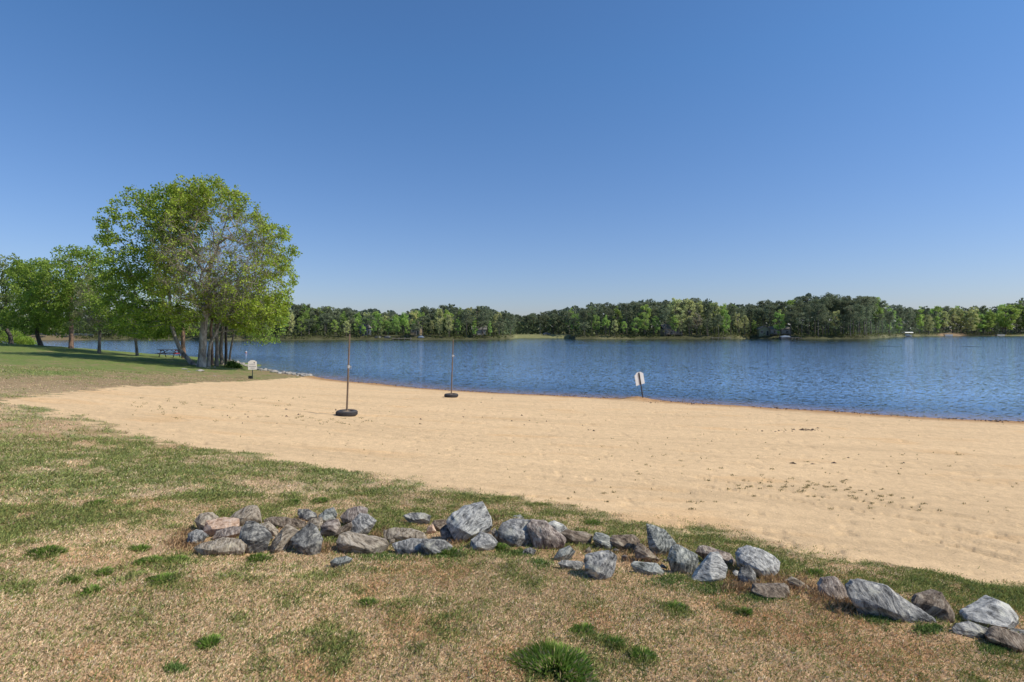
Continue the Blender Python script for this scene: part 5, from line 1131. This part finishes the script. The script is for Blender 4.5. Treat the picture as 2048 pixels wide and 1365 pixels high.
def boat(px, off, L_, rz, label, kind='cover', colr='white'):
    d = float(far_d(px))+off; root = empty('motor_boat' if kind != 'pontoon' else 'pontoon_boat', ((px-CX)*d/F, d, .0), label, 'boat', rz=rz)
    if kind == 'pontoon':
        for s_ in (-1, 1):
            bm = bmesh.new(); cyl(bm, (-L_/2, s_*.9, .15), (L_/2-.6, s_*.9, .15), .32, .32, 14); cyl(bm, (L_/2-.6, s_*.9, .15), (L_/2, s_*.9, .3), .32, .05, 14); fin('pontoon', bm, M_['metal'], root, smooth=True)
        bm = bmesh.new(); bx(bm, Vector((0, 0, .56)), (L_, 2.4, .14)); fin('deck', bm, M_['hull'], root)
        bm = bmesh.new()
        for s_ in (-1, 1): bx(bm, Vector((0, s_*1.17, .95)), (L_*.92, .05, .62))
        bx(bm, Vector((-L_*.46, 0, .95)), (.05, 2.3, .62)); fin('side_panel', bm, M_['white'], root)
        bm = bmesh.new()
        for x in (-.3*L_, .1*L_):
            for s_ in (-1, 1): cyl(bm, (x, s_*1.1, .6), (x, s_*1.1, 2.4), .03, .03, 6)
        fin('frame', bm, M_['metal'], root)
        bm = bmesh.new(); bx(bm, Vector((-L_*.1, 0, 2.46)), (L_*.5, 2.5, .1)); fin('canopy', bm, M_[colr], root, bev=.03)
        bm = bmesh.new(); bx(bm, Vector((L_*.2, .5, .85)), (.9, .6, .5)); bx(bm, Vector((-L_*.35, 0, .85)), (.6, 1.9, .45)); fin('seat', bm, M_['white'], root, bev=.04)
    else:
        bm = bmesh.new(); hullmesh(bm, L_, 2.2, .95); fin('hull', bm, M_['hull'], root, smooth=True)
        bm = bmesh.new(); prev = None
        for t in np.linspace(0, 1, 9):
            x = -L_/2+L_*.98*t; hg = 1.0+.75*math.sin(math.pi*min(1, t*1.15))**.6 if t < .87 else 1.05; w = 1.15*(1-max(0, (t-.6)/.4)**2*.9)
            ring = [bm.verts.new((x, w*math.cos(a), .95+(hg-.95)*math.sin(a))) for a in np.linspace(0, math.pi, 9)]
            if prev:
                for i in range(8): bm.faces.new((prev[i], prev[i+1], ring[i+1], ring[i]))
            prev = ring
        fin('cover', bm, M_[colr], root, smooth=True)
        bm = bmesh.new(); bx(bm, Vector((-L_/2-.18, 0, .7)), (.35, .4, .9)); fin('outboard_motor', bm, M_['black'], root, bev=.05)
        if kind == 'lift':
            bm = bmesh.new()
            for x in (-L_*.4, L_*.35):
                for s_ in (-1, 1): cyl(bm, (x, s_*1.5, -.8), (x, s_*1.5, 2.9), .06, .06, 6)
            fin('lift_post', bm, M_['metal'], root)
            bm = bmesh.new(); prev = None
            for x in (-L_*.5, L_*.5):
                ring = [bm.verts.new((x, 1.7*math.cos(a), 2.7+.75*math.sin(a))) for a in np.linspace(0, math.pi, 11)]
                if prev:
                    for i in range(10): bm.faces.new((prev[i], prev[i+1], ring[i+1], ring[i]))
                prev = ring
            fin('canopy', bm, M_['white'], root, smooth=True)
boat(1572, -2.5, 6.2, .15, 'blue grey covered motor boat on the shore by the long pale house', 'cover', 'bluecover')
boat(1815, -2, 6.4, .1, 'white canopied boat on a lift at the right end of the pine point', 'lift', 'white')
boat(1896, -3, 7.0, .0, 'low white pontoon boat below the brown clearing at far right', 'pontoon', 'white')
boat(2000, -4, 8.0, .1, 'pontoon boat with teal canopy moored at the far right dock', 'pontoon', 'teal')
boat(757, 3.0, 3.2, .1, 'small pale boat, leftmost of the docked boats across the lake', 'cover', 'hull')
boat(777, 2.6, 3.4, -.1, 'grey covered boat, second of the docked boats across the lake', 'cover', 'hull')
boat(843, 2.6, 3.2, .2, 'boat with blue cover, rightmost of the docked boats across the lake', 'cover', 'bluecover')
def dock(px, L_, label, rz=0):
    d = float(far_d(px)); root = empty('dock', ((px-CX)*d/F, d-1, 0), label, 'dock', rz=rz)
    bm = bmesh.new(); bx(bm, Vector((0, 0, .55)), (L_, 1.8, .14)); fin('deck', bm, M_['dock'], root)
    for i in range(4):
        for s_ in (-1, 1):
            bm = bmesh.new(); cyl(bm, (-L_/2+.3+(L_-.6)*i/3, s_*.8, -1), (-L_/2+.3+(L_-.6)*i/3, s_*.8, .95), .09, .09, 7); fin('piling', bm, M_['dock'], root)
dock(805, 8, 'low wooden dock between the docked boats across the lake'); dock(1440, 9, 'low wooden dock right of the cabin across the lake'); dock(2022, 8, 'wooden dock right of the teal canopied pontoon boat'); dock(1590, 5, 'short dock right of the blue covered boat')
# car parked in the clearing
p = fpos(1093, 6); root = empty('parked_car', p, 'dark car parked in the grassy clearing across the lake', 'car', rz=.05)
bm = bmesh.new(); bx(bm, Vector((0, 0, .62)), (4.5, 1.8, .62)); fin('body', bm, M_['car'], root, bev=.14)
bm = bmesh.new(); r = bx(bm, Vector((-.2, 0, 1.2)), (2.7, 1.6, .56))
for v in r['verts']:
    if v.co.z > 1.3: v.co.x = -.2+(v.co.x+.2)*.72
fin('cabin', bm, M_['car'], root, bev=.06)
bm = bmesh.new(); r = bx(bm, Vector((-.2, 0, 1.19)), (2.45, 1.66, .38))
for v in r['verts']:
    if v.co.z > 1.3: v.co.x = -.2+(v.co.x+.2)*.8
fin('window', bm, M_['glass'], root)
for sx in (-1.4, 1.4):
    for sy in (-.85, .85):
        bm = bmesh.new(); cyl(bm, (sx, sy-.1, .33), (sx, sy+.1, .33), .33, .33, 18); w_ = fin('wheel', bm, M_['rubber'], root)
        bm = bmesh.new(); cyl(bm, (sx, sy-.11, .33), (sx, sy+.11, .33), .19, .19, 12); fin('rim', bm, M_['metal'], w_)
p = fpos(1080, 5); root = empty('street_lamp', p, 'tall thin lamp post in the clearing left of the dark parked car', 'lamp post')
bm = bmesh.new(); cyl(bm, (0, 0, -.2), (0, 0, 6.2), .10, .06, 8); fin('post', bm, M_['metal'], root)
bm = bmesh.new(); cyl(bm, (0, 0, 6.1), (0, -1.0, 6.35), .045, .04, 6); fin('arm', bm, M_['metal'], root)
bm = bmesh.new(); bx(bm, Vector((0, -1.2, 6.34)), (.4, .6, .18)); fin('lamp_head', bm, M_['white'], root, bev=.04)
# low fence along the brown bank at far left
p = fpos(105, 6); root = empty('rail_fence', p, 'long low rail fence on the brown bank seen between the left trunks', 'fence', rz=0)
bm = bmesh.new()
for z in (.5, .95): bx(bm, Vector((0, 0, z)), (34, .06, .12))
fin('rail', bm, M_['metal'], root)
for i in range(12):
    bm = bmesh.new(); bx(bm, Vector((-17+i*34/11, .08, .5)), (.14, .09, 1.3)); fin('fence_post', bm, M_['dock'], root)

# ------------------------------------------------------------------ light, sky, camera
w = bpy.data.worlds.new('World'); scene.world = w; w.use_nodes = True; N = w.node_tree.nodes; L = w.node_tree.links; N.clear()
out = N.new('ShaderNodeOutputWorld'); bg = N.new('ShaderNodeBackground'); sk = N.new('ShaderNodeTexSky'); sk.sky_type = 'NISHITA'; sk.sun_disc = False
el = math.radians(47); az = math.radians(101)          # sun to the right, a touch behind the viewer
sk.sun_elevation = el; sk.sun_rotation = az; sk.air_density = 1.0; sk.dust_density = .6; sk.ozone_density = 2.2; sk.altitude = 100
tcw = N.new('ShaderNodeTexCoord'); sx = N.new('ShaderNodeSeparateXYZ'); mrw = N.new('ShaderNodeMapRange'); mrw.inputs[1].default_value = 0; mrw.inputs[2].default_value = .42
L.new(tcw.outputs['Generated'], sx.inputs[0]); L.new(sx.outputs['Z'], mrw.inputs[0])
tin = N.new('ShaderNodeMix'); tin.data_type = 'RGBA'; tin.inputs[6].default_value = (.80, .815, 1.05, 1); tin.inputs[7].default_value = (.63, .955, 1.26, 1); L.new(mrw.outputs[0], tin.inputs[0])
mul = N.new('ShaderNodeMix'); mul.data_type = 'RGBA'; mul.blend_type = 'MULTIPLY'; mul.inputs[0].default_value = 1
L.new(sk.outputs[0], mul.inputs[6]); L.new(tin.outputs[2], mul.inputs[7]); L.new(mul.outputs[2], bg.inputs[0]); bg.inputs['Strength'].default_value = .11; L.new(bg.outputs[0], out.inputs[0])
sun = bpy.data.lights.new('sun', 'SUN'); sun.energy = 4.5; sun.angle = math.radians(.53); sun.color = (1, .93, .79)
so = bpy.data.objects.new('sun', sun); COL.objects.link(so)
dirv = Vector((math.sin(az)*math.cos(el), math.cos(az)*math.cos(el), math.sin(el)))
so.rotation_euler = dirv.to_track_quat('Z', 'Y').to_euler(); so.location = dirv*50
cam = bpy.data.cameras.new('camera'); co = bpy.data.objects.new('camera', cam); COL.objects.link(co); scene.camera = co
co.location = (0, 0, H0); co.rotation_euler = (math.radians(90), 0, 0); cam.sensor_width = 36; cam.lens = 36*F/2048
cam.shift_y = -(682.5-HY)/2048; cam.clip_end = 6000; cam.clip_start = .05
scene.render.resolution_x = 1024; scene.render.resolution_y = 682
scene.view_settings.view_transform = 'Standard'; scene.view_settings.look = 'None'; scene.view_settings.exposure = 0
scene.render.engine = 'CYCLES'
scene.cycles.max_bounces = 6; scene.cycles.transparent_max_bounces = 8
